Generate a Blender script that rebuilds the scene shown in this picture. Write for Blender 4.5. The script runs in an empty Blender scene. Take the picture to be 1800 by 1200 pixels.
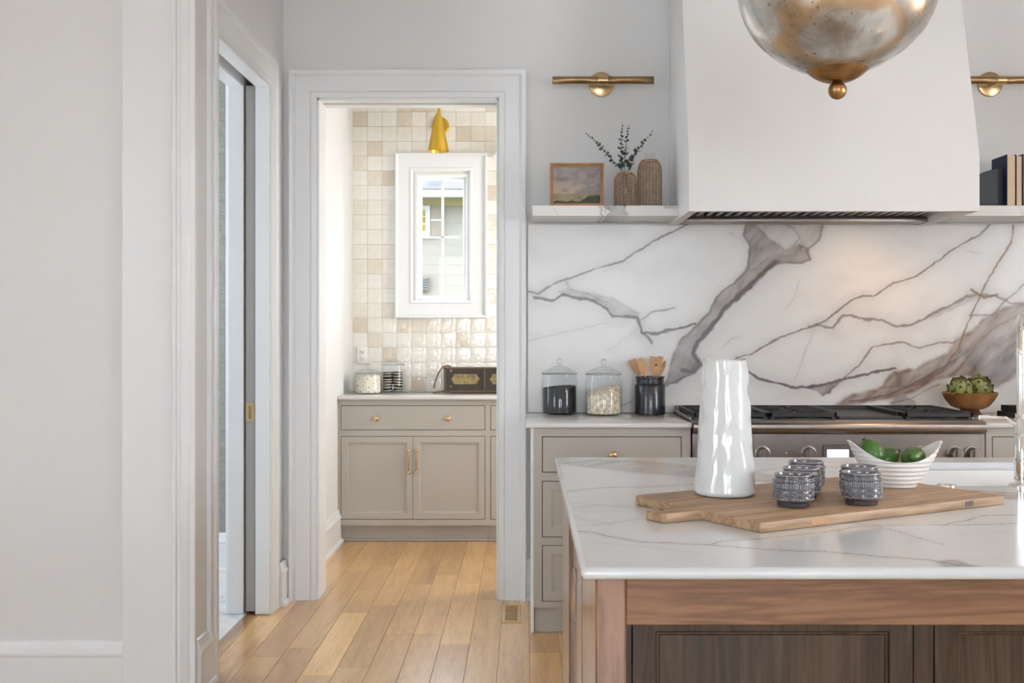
import bpy, bmesh, math, random
import numpy as np
from mathutils import Vector, Matrix

# ------------------------------------------------------------------ camera, world, lights, exposure
SC = bpy.context.scene
COL = SC.collection
FPX, UC, VC, EYE = 1973.0, 922.0, 583.0, 1.309     # focal length in px, vanishing point, eye height

cam_d = bpy.data.cameras.new('camera')
cam = bpy.data.objects.new('camera', cam_d)
COL.objects.link(cam)
cam_d.sensor_width = 36.0
cam_d.lens = FPX / 1800 * 36
cam_d.shift_x = (900 - UC) / 1800
cam_d.shift_y = -(600 - VC) / 1800
cam_d.clip_start = 0.05
cam.location = (0, 0, EYE)
cam.rotation_euler = (math.pi / 2, 0, 0)
SC.camera = cam

W = bpy.data.worlds.new('sky')
SC.world = W
W.use_nodes = True
W.node_tree.nodes['Background'].inputs['Color'].default_value = (0.80, 0.90, 1.0, 1)
W.node_tree.nodes['Background'].inputs['Strength'].default_value = 15.0

def light(name, kind, loc, rot, energy, color, size=None, size_y=None, angle=None):
    d = bpy.data.lights.new(name, kind)
    d.energy = energy
    d.color = color
    if kind == 'AREA':
        d.shape = 'RECTANGLE'
        d.size = size
        d.size_y = size_y
    if angle is not None:
        d.angle = angle
    o = bpy.data.objects.new(name, d)
    o.location = loc
    o.rotation_euler = rot
    COL.objects.link(o)
    return o

H = math.pi / 2
light('sun', 'SUN', (0, -5, 12), (math.radians(52), 0, math.radians(-24)), 0.5, (1.0, 0.93, 0.82), angle=0.01)
# daylight entering through the room's windows; pantry and bathroom lights stand before solid walls
COOL, NEUT, WARM = (0.80, 0.90, 1.0), (0.86, 0.93, 1.0), (1.0, 0.96, 0.92)
light('daylight_behind', 'AREA', (0.6, -5.95, 1.8), (H, 0, 0), 30, NEUT, 4.4, 1.8)
light('daylight_left', 'AREA', (-4.45, -1.6, 1.75), (H, 0, -H), 10, COOL, 2.6, 1.7)
light('daylight_right', 'AREA', (4.55, 1.2, 1.75), (H, 0, H), 16, WARM, 1.6, 1.5)
light('daylight_pantry', 'AREA', (1.33, 6.45, 1.72), (H, 0, H), 29, (1.0, 0.97, 0.93), 0.9, 1.3)  # added for an unseen pantry side window, not modelled
light('daylight_bathroom', 'AREA', (-3.15, 5.1, 1.7), (H, 0, -H), 30, (0.84, 0.92, 1.0), 1.0, 1.3)  # added for an unseen bathroom window, not modelled

SC.view_settings.view_transform = 'Standard'
SC.view_settings.look = 'None'
SC.view_settings.gamma = 1.0
SC.view_settings.use_curve_mapping = False
SC.view_settings.exposure = 0.55

R = random.Random(7)

# ------------------------------------------------------------------ helpers
def X(u, D): return (u - UC) * D / FPX
def Z(v, D): return EYE - (v - VC) * D / FPX
def Dz(v, z): return (EYE - z) * FPX / (v - VC)      # depth of a point of height z seen at row v

def obj(name, bm, mat, parent=None, loc=None, smooth=True, ang=0.6):
    me = bpy.data.meshes.new(name)
    bm.to_mesh(me)
    bm.free()
    return mobj(name, me, mat, parent, loc, smooth, ang)

def mobj(name, me, mat, parent=None, loc=None, smooth=True, ang=0.6):
    if mat is not None and not me.materials:
        for m in (mat if isinstance(mat, (list, tuple)) else [mat]):
            me.materials.append(m)
    if smooth:
        me.shade_smooth()
        me.set_sharp_from_angle(angle=ang)
    o = bpy.data.objects.new(name, me)
    COL.objects.link(o)
    if parent is not None:
        o.parent = parent
    if loc is not None:
        o.location = loc
    return o

def tag(o, label=None, cat=None, group=None, kind=None):
    if label: o['label'] = label
    if cat: o['category'] = cat
    if group: o['group'] = group
    if kind: o['kind'] = kind
    return o

def thing(name, label, cat, loc=(0, 0, 0), rotz=0.0, group=None):
    o = bpy.data.objects.new(name, None)
    o.empty_display_size = 0.05
    COL.objects.link(o)
    o.location = loc
    o.rotation_euler = (0, 0, rotz)
    return tag(o, label, cat, group)

def struct(name, bm, mat, label=None, parent=None, **k):
    o = obj(name, bm, mat, parent, **k)
    if parent is None:
        tag(o, label, None, None, 'structure')
    return o

def BM(): return bmesh.new()

def abox(bm, x0, x1, y0, y1, z0, z1, bev=0.0, seg=2):
    vs = [bm.verts.new(p) for p in ((x0, y0, z0), (x1, y0, z0), (x1, y1, z0), (x0, y1, z0),
                                    (x0, y0, z1), (x1, y0, z1), (x1, y1, z1), (x0, y1, z1))]
    fs = [bm.faces.new([vs[i] for i in f]) for f in ((0, 3, 2, 1), (4, 5, 6, 7), (0, 1, 5, 4), (1, 2, 6, 5), (2, 3, 7, 6), (3, 0, 4, 7))]
    if bev > 0:
        es = list({e for f in fs for e in f.edges})
        bmesh.ops.bevel(bm, geom=es, offset=bev, segments=seg, affect='EDGES', profile=0.5)
    return bm

def box(x0, x1, y0, y1, z0, z1, bev=0.0, seg=2):
    return abox(BM(), x0, x1, y0, y1, z0, z1, bev, seg)

def alathe(bm, prof, cx=0, cy=0, cz=0, seg=32, axis='z'):
    rings = []
    for r, z in prof:
        if r < 1e-6:
            p = (0, 0, z)
            rings.append([p])
        else:
            rings.append([(r * math.cos(2 * math.pi * i / seg), r * math.sin(2 * math.pi * i / seg), z) for i in range(seg)])
    def mp(p):
        x, y, z = p
        if axis == 'y': x, y, z = x, -z, y      # axis pointing to the viewer (-Y)
        elif axis == 'x': x, y, z = z, y, -x
        return (x + cx, y + cy, z + cz)
    vr = [[bm.verts.new(mp(p)) for p in ring] for ring in rings]
    for a, b in zip(vr[:-1], vr[1:]):
        n = max(len(a), len(b))
        if n == 1: continue
        for i in range(n):
            j = (i + 1) % n
            q = [a[i % len(a)], a[j % len(a)], b[j % len(b)], b[i % len(b)]]
            q2 = []
            for v in q:
                if v not in q2: q2.append(v)
            if len(q2) > 2: bm.faces.new(q2)
    return bm

def lathe(prof, cx=0, cy=0, cz=0, seg=32, axis='z'):
    bm = alathe(BM(), prof, cx, cy, cz, seg, axis)
    bmesh.ops.recalc_face_normals(bm, faces=bm.faces)
    return bm

def atube(bm, pts, r, seg=8, closed=False, caps=True):
    pts = [Vector(p) for p in pts]
    n = len(pts)
    rs = r if isinstance(r, (list, tuple)) else [r] * n
    tang = []
    for i in range(n):
        a = pts[(i - 1) % n] if (closed or i > 0) else pts[i]
        b = pts[(i + 1) % n] if (closed or i < n - 1) else pts[i]
        tang.append((b - a).normalized())
    t0 = tang[0]
    up = Vector((0, 0, 1)) if abs(t0.z) < 0.9 else Vector((0, 1, 0))
    nrm = (up - t0 * up.dot(t0)).normalized()
    rings = []
    for i in range(n):
        t = tang[i]
        nrm = (nrm - t * nrm.dot(t))
        nrm = nrm.normalized() if nrm.length > 1e-8 else t.orthogonal().normalized()
        b = t.cross(nrm)
        rings.append([bm.verts.new(pts[i] + rs[i] * (math.cos(2 * math.pi * k / seg) * nrm + math.sin(2 * math.pi * k / seg) * b)) for k in range(seg)])
    m = n if closed else n - 1
    for i in range(m):
        A, B = rings[i], rings[(i + 1) % n]
        for k in range(seg):
            bm.faces.new((A[k], A[(k + 1) % seg], B[(k + 1) % seg], B[k]))
    if caps and not closed:
        bm.faces.new(list(reversed(rings[0])))
        bm.faces.new(rings[-1])
    return bm

def tube(pts, r, seg=8, closed=False):
    return atube(BM(), pts, r, seg, closed)

def aprism(bm, poly, a0, a1, axis='x'):
    """poly: 2D points; extruded along axis from a0 to a1 (x: poly=(y,z), y: poly=(x,z), z: poly=(x,y))"""
    def mp(p, a):
        return {'x': (a, p[0], p[1]), 'y': (p[0], a, p[1]), 'z': (p[0], p[1], a)}[axis]
    A = [bm.verts.new(mp(p, a0)) for p in poly]
    B = [bm.verts.new(mp(p, a1)) for p in poly]
    fs = [bm.faces.new(A), bm.faces.new(B)]
    n = len(poly)
    for i in range(n):
        fs.append(bm.faces.new((A[i], A[(i + 1) % n], B[(i + 1) % n], B[i])))
    bmesh.ops.recalc_face_normals(bm, faces=fs)
    return bm

def prism(poly, a0, a1, axis='x'):
    return aprism(BM(), poly, a0, a1, axis)

def asweep(bm, path, prof, mp, closed=False, flip=1):
    """mitred sweep: path = 2D points (right angles), prof = [(d, h)] d offset to the side, h out of plane"""
    n = len(path)
    P = [Vector(p) for p in path]
    def nor(a, b):
        t = (b - a).normalized()
        return Vector((-t.y, t.x)) * flip
    offs = []
    for i in range(n):
        ns = []
        if closed or i > 0: ns.append(nor(P[(i - 1) % n], P[i]))
        if closed or i < n - 1: ns.append(nor(P[i], P[(i + 1) % n]))
        if len(ns) == 2 and abs(ns[0].dot(ns[1])) < 0.5: offs.append(ns[0] + ns[1])
        else: offs.append(ns[0])
    rings = [[bm.verts.new(mp(P[i] + offs[i] * d, h)) for d, h in prof] for i in range(n)]
    m = n if closed else n - 1
    k = len(prof)
    fs = []
    for i in range(m):
        A, B = rings[i], rings[(i + 1) % n]
        for j in range(k):
            fs.append(bm.faces.new((A[j], A[(j + 1) % k], B[(j + 1) % k], B[j])))
    if not closed:
        fs.append(bm.faces.new(rings[0]))
        fs.append(bm.faces.new(rings[-1]))
    bmesh.ops.recalc_face_normals(bm, faces=fs)
    return bm

def wall_holes(bm, axis, c0, c1, a0, a1, z0, z1, holes=()):
    """wall of thickness c0..c1 along axis ('x': plane X=c, runs in Y; 'y': plane Y=c, runs in X), rectangular holes (a0,a1,z0,z1)"""
    cuts = sorted({a0, a1, *[h[0] for h in holes], *[h[1] for h in holes]})
    def put(p0, p1, q0, q1):
        if p1 - p0 < 1e-5 or q1 - q0 < 1e-5: return
        if axis == 'x': abox(bm, c0, c1, p0, p1, q0, q1)
        else: abox(bm, p0, p1, c0, c1, q0, q1)
    for p0, p1 in zip(cuts[:-1], cuts[1:]):
        mid = (p0 + p1) / 2
        hs = sorted([h for h in holes if h[0] < mid < h[1]], key=lambda h: h[2])
        q = z0
        for h in hs:
            put(p0, p1, q, h[2])
            q = h[3]
        put(p0, p1, q, z1)
    return bm

# ---- numpy noise for slab veining
_tab = np.random.RandomState(11).rand(8, 256, 256)
def vnoise(x, y, k=0):
    xi = np.floor(x).astype(int); yi = np.floor(y).astype(int)
    fx = x - xi; fy = y - yi
    fx = fx * fx * (3 - 2 * fx); fy = fy * fy * (3 - 2 * fy)
    T = _tab[k % 8]
    a = T[xi & 255, yi & 255]; b = T[(xi + 1) & 255, yi & 255]
    c = T[xi & 255, (yi + 1) & 255]; d = T[(xi + 1) & 255, (yi + 1) & 255]
    return (a * (1 - fx) + b * fx) * (1 - fy) + (c * (1 - fx) + d * fx) * fy
def fbm(x, y, k=0, o=4):
    s = 0; w = 0.5
    for i in range(o):
        s = s + w * vnoise(x * 2 ** i + 17.3 * i, y * 2 ** i + 9.1 * i, k + i); w *= 0.5
    return s / (1 - 0.5 ** o)
def sstep(a, b, x):
    t = np.clip((x - a) / (b - a), 0, 1)
    return t * t * (3 - 2 * t)
def seg_dist(P, A, B):
    d = B - A
    t = np.clip(((P - A) @ d) / max(d @ d, 1e-12), 0, 1)
    return np.hypot(*(P - A - t[:, None] * d).T)
def line_dist(P, poly):
    poly = np.asarray(poly, float)
    out = np.full(len(P), 1e9)
    for a, b in zip(poly[:-1], poly[1:]):
        out = np.minimum(out, seg_dist(P, a, b))
    return out
def inside(P, poly):
    poly = np.asarray(poly, float)
    x, y = P.T
    r = np.zeros(len(P), bool)
    j = len(poly) - 1
    for i in range(len(poly)):
        xi, yi = poly[i]; xj, yj = poly[j]
        if yi != yj:
            c = ((yi > y) != (yj > y)) & (x < (xj - xi) * (y - yi) / (yj - yi) + xi)
            r ^= c
        j = i
    return r
def veined(P, lines, washes, base=(0.72, 0.71, 0.69), sc=1.0, warp=0.02, seed=0):
    """P (N,2) metres -> (N,3) colours; lines: (poly, width, strength, colour); washes: (poly, strength, colour, soft)"""
    x, y = P.T
    wx = (fbm(x * 9, y * 9, seed) - .5) * 2 * warp + (fbm(x * 40, y * 40, seed + 3) - .5) * warp * .8
    wy = (fbm(x * 9 + 31, y * 9 + 7, seed + 1) - .5) * 2 * warp + (fbm(x * 40 + 5, y * 40 + 8, seed + 4) - .5) * warp * .8
    Q = np.stack([x + wx, y + wy], 1)
    col = np.array(base)[None] * (0.97 + 0.06 * fbm(x * 3, y * 3, seed + 2))[:, None]
    cl = sstep(.52, .8, fbm(x * 4 + y * 3, y * 7 - x * 2, seed + 5))
    col = col * (1 - .09 * cl[:, None] * np.array([.7, .8, .6]))
    for poly, st, c, soft in washes:
        ins = inside(Q, poly)
        pl = np.vstack([poly, poly[:1]])
        d = line_dist(Q, pl)
        sd = np.where(ins, d, -d)
        a = sstep(-soft, soft, sd) * st
        tx = fbm((x * .70 + y * .71 + wx) * 7, (x * .71 - y * .70) * 28, seed + 6, 3)
        bx = (fbm(x * 6 + 2, y * 6 + 9, seed + 3) - .5) * .10; by = (fbm(x * 6 + 12, y * 6 + 1, seed + 4) - .5) * .10
        st2 = fbm((x * .70 + y * .71 + bx) * 16 + 3, (x * .71 - y * .70 + by) * 45, seed + 1, 4)
        a = a * (0.45 + .75 * tx + .35 * (st2 - .5))
        dk = (sstep(.55, .75, st2) * sstep(-soft, soft, sd))[:, None]
        c = np.array(c)[None] * (1 - .34 * dk)
        edge = np.exp(-(sd / (soft * 1.3)) ** 2) * st * .5 * fbm(x * 30, y * 30, seed + 2)
        a = np.clip(a + edge, 0, 1)[:, None]
        col = col * (1 - a) + c * a
    wn = 0.35 + 1.3 * fbm(x * 22 + 3, y * 22 + 4, seed + 7)
    for poly, w, st, c in lines:
        d = line_dist(Q, poly)
        a = sstep(1.0, .25, d / (w * wn)) * st
        a = np.maximum(a, np.exp(-(d / (w * 4)) ** 2) * st * .16)[:, None]
        col = col * (1 - a) + np.array(c) * a
    return np.clip(col, 0, 1)

def grid_slab(name, xs, ys, to3, back, mat, parent=None, color=None, hole=None):
    """dense grid face (for the veined colour attribute) with a skirt to a second surface; to3(x,y,t) t=0 face, t=1 back"""
    nx, ny = len(xs), len(ys)
    gx, gy = np.meshgrid(xs, ys, indexing='ij')
    P = np.stack([gx.ravel(), gy.ravel()], 1)
    verts = to3(P, 0.0)
    idx = np.arange(nx * ny).reshape(nx, ny)
    keep = np.ones((nx - 1, ny - 1), bool)
    if hole is not None:
        cx = (xs[:-1] + xs[1:]) / 2; cy = (ys[:-1] + ys[1:]) / 2
        keep = ~((cx[:, None] > hole[0]) & (cx[:, None] < hole[1]) & (cy[None] > hole[2]) & (cy[None] < hole[3]))
    q = np.stack([idx[:-1, :-1], idx[1:, :-1], idx[1:, 1:], idx[:-1, 1:]], -1)[keep]
    faces = q.tolist()
    e = {}
    for f in faces:
        for i in range(4):
            a, b = f[i], f[(i + 1) % 4]
            if (b, a) in e: del e[(b, a)]
            else: e[(a, b)] = 1
    bv = sorted({v for ab in e for v in ab})
    mp = {v: nx * ny + i for i, v in enumerate(bv)}
    V = np.vstack([verts, to3(P[bv], 1.0)])
    for a, b in e: faces.append([b, a, mp[a], mp[b]])
    me = bpy.data.meshes.new(name)
    me.from_pydata(V.tolist(), [], faces)
    me.update()
    PP = np.vstack([P, P[bv]])
    c = np.ones((len(V), 4), np.float32)
    c[:, :3] = color(PP)
    at = me.color_attributes.new('veins', 'FLOAT_COLOR', 'POINT')
    at.data.foreach_set('color', c.ravel())
    return mobj(name, me, mat, parent, ang=0.5)

# ------------------------------------------------------------------ materials
def nmat(name):
    m = bpy.data.materials.new(name)
    m.use_nodes = True
    nt = m.node_tree
    b = nt.nodes['Principled BSDF']
    return m, nt, b
def nd(nt, t, **k):
    n = nt.nodes.new(t)
    for a, v in k.items():
        if a in n.inputs: n.inputs[a].default_value = v
        else: setattr(n, a, v)
    return n
def ramp(nt, fac, stops):
    r = nt.nodes.new('ShaderNodeValToRGB')
    els = r.color_ramp.elements
    while len(els) < len(stops): els.new(0.5)
    for e, (p, c) in zip(els, stops):
        e.position = p
        e.color = (*c, 1) if len(c) == 3 else c
    nt.links.new(fac, r.inputs[0])
    return r.outputs[0]
def coords(nt, scale=(1, 1, 1), kind='Object'):
    tc = nt.nodes.new('ShaderNodeTexCoord')
    mp = nt.nodes.new('ShaderNodeMapping')
    mp.inputs['Scale'].default_value = scale
    nt.links.new(tc.outputs[kind], mp.inputs[0])
    return mp.outputs[0]
def noise(nt, vec, scale=5, detail=3, rough=.5, dist=0.0):
    n = nd(nt, 'ShaderNodeTexNoise', Scale=scale, Detail=detail, Roughness=rough, Distortion=dist)
    nt.links.new(vec, n.inputs['Vector'])
    return n.outputs['Fac']
def bump(nt, b, h, strength=.2, dist=.01):
    bp = nd(nt, 'ShaderNodeBump', Strength=strength, Distance=dist)
    nt.links.new(h, bp.inputs['Height'])
    nt.links.new(bp.outputs[0], b.inputs['Normal'])
def simple(name, col, rough=.5, metal=0.0, var=.06, nscale=6, bmp=0.0, bscale=40, spec=.5, coat=0.0):
    m, nt, b = nmat(name)
    v = coords(nt)
    f = noise(nt, v, nscale, 3)
    lo = tuple(max(0, c * (1 - var)) for c in col); hi = tuple(min(1, c * (1 + var)) for c in col)
    nt.links.new(ramp(nt, f, [(.3, lo), (.7, hi)]), b.inputs['Base Color'])
    b.inputs['Roughness'].default_value = rough
    b.inputs['Metallic'].default_value = metal
    b.inputs['Specular IOR Level'].default_value = spec
    b.inputs['Coat Weight'].default_value = coat
    b.inputs['Coat Roughness'].default_value = .08
    if bmp: bump(nt, b, noise(nt, v, bscale, 3), bmp, .004)
    return m

M = {}
M['wall'] = simple('wall_paint', (.72, .725, .73), .62, var=.012, nscale=2, bmp=.03, bscale=260)
M['trim'] = simple('trim_paint', (.77, .785, .80), .33, var=.01, nscale=2)
M['ceiling'] = simple('ceiling_paint', (.80, .80, .79), .8, var=.01)
M['pantry_wall'] = simple('pantry_wall_paint', (.80, .775, .72), .55, var=.012)
M['cabinet'] = simple('greige_cabinet_paint', (.44, .415, .375), .38, var=.015, nscale=3)
M['gap'] = simple('dark_gap', (.035, .03, .025), .8)
M['brass'] = simple('satin_brass', (.58, .43, .23), .27, 1.0, var=.08, nscale=12)
M['gold'] = simple('polished_gold_brass', (.66, .42, .06), .25, 1.0, var=.06, nscale=10)
M['aged_brass'] = simple('aged_brass', (.36, .245, .125), .38, 1.0, var=.14, nscale=18)
M['antique_brass'] = simple('antique_brass', (.40, .235, .10), .34, 1.0, var=.25, nscale=30)
M['steel'] = simple('brushed_stainless', (.34, .31, .295), .33, 1.0, var=.04, nscale=30)
M['chrome'] = simple('polished_chrome', (.86, .87, .88), .05, 1.0, var=.02)
M['iron'] = simple('black_cast_iron', (.012, .014, .017), .45, 0, var=.3, nscale=40, bmp=.1, bscale=300)
M['black_enamel'] = simple('black_enamel', (.008, .009, .011), .22, 0)
M['white_ceramic'] = simple('glazed_white_ceramic', (.66, .675, .68), .12, var=.02, nscale=9, coat=.4)
M['bowl_ceramic'] = simple('matte_white_porcelain', (.80, .79, .77), .28, var=.015, nscale=9)
M['fireclay'] = simple('white_fireclay', (.78, .79, .80), .15, var=.01, coat=.3)
M['crock'] = simple('navy_black_stoneware', (.012, .016, .024), .25, var=.3, nscale=14, coat=.2)
M['beech'] = simple('beech_wood', (.52, .29, .135), .5, var=.18, nscale=26)
M['black_bean'] = simple('black_bean', (.006, .007, .010), .5, var=.4, nscale=120)
M['white_bean'] = simple('dried_white_bean', (.74, .64, .50), .45, var=.35, nscale=55)
M['cookie'] = simple('chocolate_wafer', (.022, .014, .010), .7, var=.3, nscale=80, bmp=.3, bscale=200)
M['cream'] = simple('vanilla_filling', (.80, .74, .62), .6)
M['leather'] = simple('brown_leather', (.20, .105, .035), .5, var=.2, nscale=40)
M['crate'] = simple('dark_stained_crate_wood', (.028, .016, .008), .42, var=.45, nscale=16)
M['crate_rail'] = simple('brown_crate_rail', (.075, .045, .020), .42, var=.3, nscale=16)
M['pewter'] = simple('tarnished_brass_plate', (.25, .19, .09), .42, .8, var=.4, nscale=40)
M['plastic'] = simple('white_plastic', (.80, .79, .76), .3, var=.01)
M['grasscloth'] = None
M['navy'] = simple('navy_cloth', (.010, .022, .075), .6, var=.12, nscale=50)
M['slate'] = simple('dark_slate_blue', (.018, .025, .037), .5, var=.15, nscale=9)
M['black_cloth'] = simple('black_cloth', (.015, .015, .018), .6)
M['paper'] = simple('book_pages', (.66, .53, .38), .75, var=.08, nscale=160)
M['stem'] = simple('sprig_stem', (.10, .13, .095), .6)
M['euc'] = simple('eucalyptus_leaf', (.055, .085, .072), .55, var=.3, nscale=60)
M['wicker'] = simple('woven_rattan', (.44, .28, .175), .6, var=.3, nscale=60)
M['avocado'] = simple('green_avocado_skin', (.045, .125, .022), .3, var=.4, nscale=18, bmp=.25, bscale=130)
M['avocado_stem'] = simple('avocado_stem_scar', (.03, .022, .012), .7)
M['bract'] = simple('artichoke_bract', (.26, .29, .085), .5, var=.35, nscale=30)
M['bract_tip'] = simple('artichoke_tip', (.07, .04, .03), .6)
M['frame_wood'] = simple('picture_frame_oak', (.34, .17, .065), .45, var=.2, nscale=30)
M['carved_wood'] = simple('turned_brown_wood', (.24, .105, .03), .32, var=.3, nscale=11, coat=.2)
M['dark_wood'] = simple('dark_turned_wood', (.085, .035, .014), .35, var=.3, nscale=11)
M['hood'] = simple('plaster_hood_paint', (.735, .735, .73), .6, var=.01, nscale=2)
M['door_grey'] = simple('door_edge_paint', (.40, .385, .375), .45, var=.02)  # even grey of the pocket door slab
M['siding'] = simple('house_siding', (.095, .086, .074), .9, var=.02, spec=.1)  # house colours darkened so the very bright sky does not wash them out
M['house_trim'] = simple('darkened_house_trim', (.155, .15, .145), .9, spec=.1)
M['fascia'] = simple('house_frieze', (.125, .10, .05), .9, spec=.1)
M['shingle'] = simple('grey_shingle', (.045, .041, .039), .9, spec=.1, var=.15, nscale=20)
M['shutter'] = simple('dark_beige_shutter', (.082, .069, .056), .9, spec=.1)
M['house_pane'] = simple('painted_garden_reflection', (.085, .07, .006), .8, spec=.1, var=.4, nscale=10)  # garden's reflection painted as mottled yellow-green on matte panes
M['lawn'] = simple('lawn', (.10, .15, .05), .9, var=.3)

def emit(name, col, s):
    m, nt, b = nmat(name)
    b.inputs['Base Color'].default_value = (*col, 1)
    b.inputs['Emission Color'].default_value = (*col, 1)
    b.inputs['Emission Strength'].default_value = s
    return m
M['screen'] = emit('lit_display', (.78, .93, .98), 1.0)
M['hood_lamp'] = emit('warm_hood_lamp', (1.0, .72, .42), 14.0)

def glass(name, col=(1, 1, 1), rough=0.0, ior=1.45):
    m, nt, b = nmat(name)
    b.inputs['Base Color'].default_value = (*col, 1)
    b.inputs['Transmission Weight'].default_value = 1.0
    b.inputs['Roughness'].default_value = rough
    b.inputs['IOR'].default_value = ior
    return m
def pane_glass(name, tint=(1, 1, 1), k=.9):
    """thin clear glass: transparent with a fresnel reflection"""
    m = bpy.data.materials.new(name)
    m.use_nodes = True
    nt = m.node_tree
    nt.nodes.remove(nt.nodes['Principled BSDF'])
    out = nt.nodes['Material Output']
    tr = nd(nt, 'ShaderNodeBsdfTransparent'); tr.inputs[0].default_value = (*tint, 1)
    gl = nd(nt, 'ShaderNodeBsdfGlossy', Roughness=.02)
    la = nd(nt, 'ShaderNodeLayerWeight', Blend=.5)
    lp_ = nd(nt, 'ShaderNodeMath', operation='POWER'); lp_.inputs[1].default_value = 5.0
    nt.links.new(la.outputs['Facing'], lp_.inputs[0])
    lw = nd(nt, 'ShaderNodeMath', operation='MULTIPLY_ADD'); lw.inputs[1].default_value = .75; lw.inputs[2].default_value = .035
    nt.links.new(lp_.outputs[0], lw.inputs[0])
    mx = nd(nt, 'ShaderNodeMixShader')
    ml = nd(nt, 'ShaderNodeMath', operation='MULTIPLY'); ml.inputs[1].default_value = k
    nt.links.new(lw.outputs[0], ml.inputs[0])
    nt.links.new(ml.outputs[0], mx.inputs[0])
    nt.links.new(tr.outputs[0], mx.inputs[1]); nt.links.new(gl.outputs[0], mx.inputs[2])
    nt.links.new(mx.outputs[0], out.inputs[0])
    return m
M['pane'] = pane_glass('window_glass')
M['jar'] = pane_glass('jar_glass', (.96, .975, .98), 1.0)

def marble(name, attr='veins', rough=.16):
    m, nt, b = nmat(name)
    a = nd(nt, 'ShaderNodeVertexColor', layer_name=attr)
    v = coords(nt)
    f = noise(nt, v, 90, 4, .6)
    mx = nd(nt, 'ShaderNodeMix', data_type='RGBA', blend_type='MULTIPLY')
    mx.inputs[0].default_value = 1.0
    nt.links.new(a.outputs['Color'], mx.inputs[6])
    nt.links.new(ramp(nt, f, [(.2, (.95, .95, .95)), (.8, (1, 1, 1))]), mx.inputs[7])
    nt.links.new(mx.outputs[2], b.inputs['Base Color'])
    b.inputs['Roughness'].default_value = rough
    b.inputs['Specular IOR Level'].default_value = .5
    return m
M['marble'] = marble('veined_marble', rough=.14)
M['marble_wall'] = marble('veined_marble_honed', rough=.26)
M['painting'] = marble('oil_painting', 'veins', .6)
M['quartz'] = simple('white_quartz', (.70, .70, .69), .14, var=.04, nscale=4)

def wood(name, c0, c1, c2, grain='y', tone=False, rough=.38, coat=0.0, ring=9.0, knots=False, crough=.25, fmix=.55):
    """long-grained wood; an optional 'tone' attribute shifts each board"""
    m, nt, b = nmat(name)
    sc = {'x': (1.2, 14, 14), 'y': (14, 1.2, 14), 'z': (14, 14, 1.2)}[grain]
    v = coords(nt, sc)
    if tone:
        at = nd(nt, 'ShaderNodeAttribute', attribute_name='tone')
        cm = nd(nt, 'ShaderNodeCombineXYZ')
        ml = nd(nt, 'ShaderNodeMath', operation='MULTIPLY'); ml.inputs[1].default_value = 93.0
        nt.links.new(at.outputs['Fac'], ml.inputs[0])
        nt.links.new(ml.outputs[0], cm.inputs[0]); nt.links.new(ml.outputs[0], cm.inputs[2])
        ad = nd(nt, 'ShaderNodeVectorMath', operation='ADD')
        nt.links.new(v, ad.inputs[0]); nt.links.new(cm.outputs[0], ad.inputs[1])
        v = ad.outputs[0]
    base = noise(nt, v, 1.1, 4, .55, 1.2)
    mr = nd(nt, 'ShaderNodeMath', operation='MULTIPLY'); mr.inputs[1].default_value = ring
    nt.links.new(base, mr.inputs[0])
    fr = nd(nt, 'ShaderNodeMath', operation='PINGPONG'); fr.inputs[1].default_value = 1.0
    nt.links.new(mr.outputs[0], fr.inputs[0])
    fine = noise(nt, v, 7, 5, .65)
    mx = nd(nt, 'ShaderNodeMix', data_type='FLOAT'); mx.inputs[0].default_value = fmix
    nt.links.new(fr.outputs[0], mx.inputs[2]); nt.links.new(fine, mx.inputs[3])
    col = ramp(nt, mx.outputs[0], [(.22, c0), (.52, c1), (.82, c2)])
    if tone:
        tr = ramp(nt, at.outputs['Fac'], [(0, (.60, .52, .44)), (.5, (.95, .93, .9)), (1, (1.26, 1.30, 1.34))])
        m2 = nd(nt, 'ShaderNodeMix', data_type='RGBA', blend_type='MULTIPLY'); m2.inputs[0].default_value = 1
        nt.links.new(col, m2.inputs[6]); nt.links.new(tr, m2.inputs[7])
        col = m2.outputs[2]
    if knots:
        vo = nd(nt, 'ShaderNodeTexVoronoi', Scale=.42)
        nt.links.new(v, vo.inputs['Vector'])
        kr = ramp(nt, vo.outputs['Distance'], [(.0, (.30, .21, .15)), (.10, (.62, .53, .46)), (.20, (1, 1, 1))])
        m3 = nd(nt, 'ShaderNodeMix', data_type='RGBA', blend_type='MULTIPLY'); m3.inputs[0].default_value = .8
        nt.links.new(col, m3.inputs[6]); nt.links.new(kr, m3.inputs[7])
        col = m3.outputs[2]
    nt.links.new(col, b.inputs['Base Color'])
    b.inputs['Roughness'].default_value = rough
    b.inputs['Coat Weight'].default_value = coat
    b.inputs['Coat Roughness'].default_value = crough
    bump(nt, b, fine, .08, .002)
    return m
M['floor'] = wood('oak_floor', (.47, .245, .07), (.665, .38, .125), (.75, .465, .175), 'y', True, .32, 1.0, 3.0, True, fmix=.75)
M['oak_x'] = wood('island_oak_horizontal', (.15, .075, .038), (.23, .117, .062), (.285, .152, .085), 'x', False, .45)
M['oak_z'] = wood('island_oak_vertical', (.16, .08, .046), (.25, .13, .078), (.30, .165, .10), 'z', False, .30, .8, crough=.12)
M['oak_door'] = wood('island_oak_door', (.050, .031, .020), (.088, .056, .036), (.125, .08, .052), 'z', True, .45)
M['board'] = wood('cutting_board_wood', (.27, .165, .09), (.42, .27, .16), (.51, .35, .215), 'x', False, .48)
M['vent_wood'] = simple('oak_vent', (.60, .38, .17), .4, var=.1, nscale=30)

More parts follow.
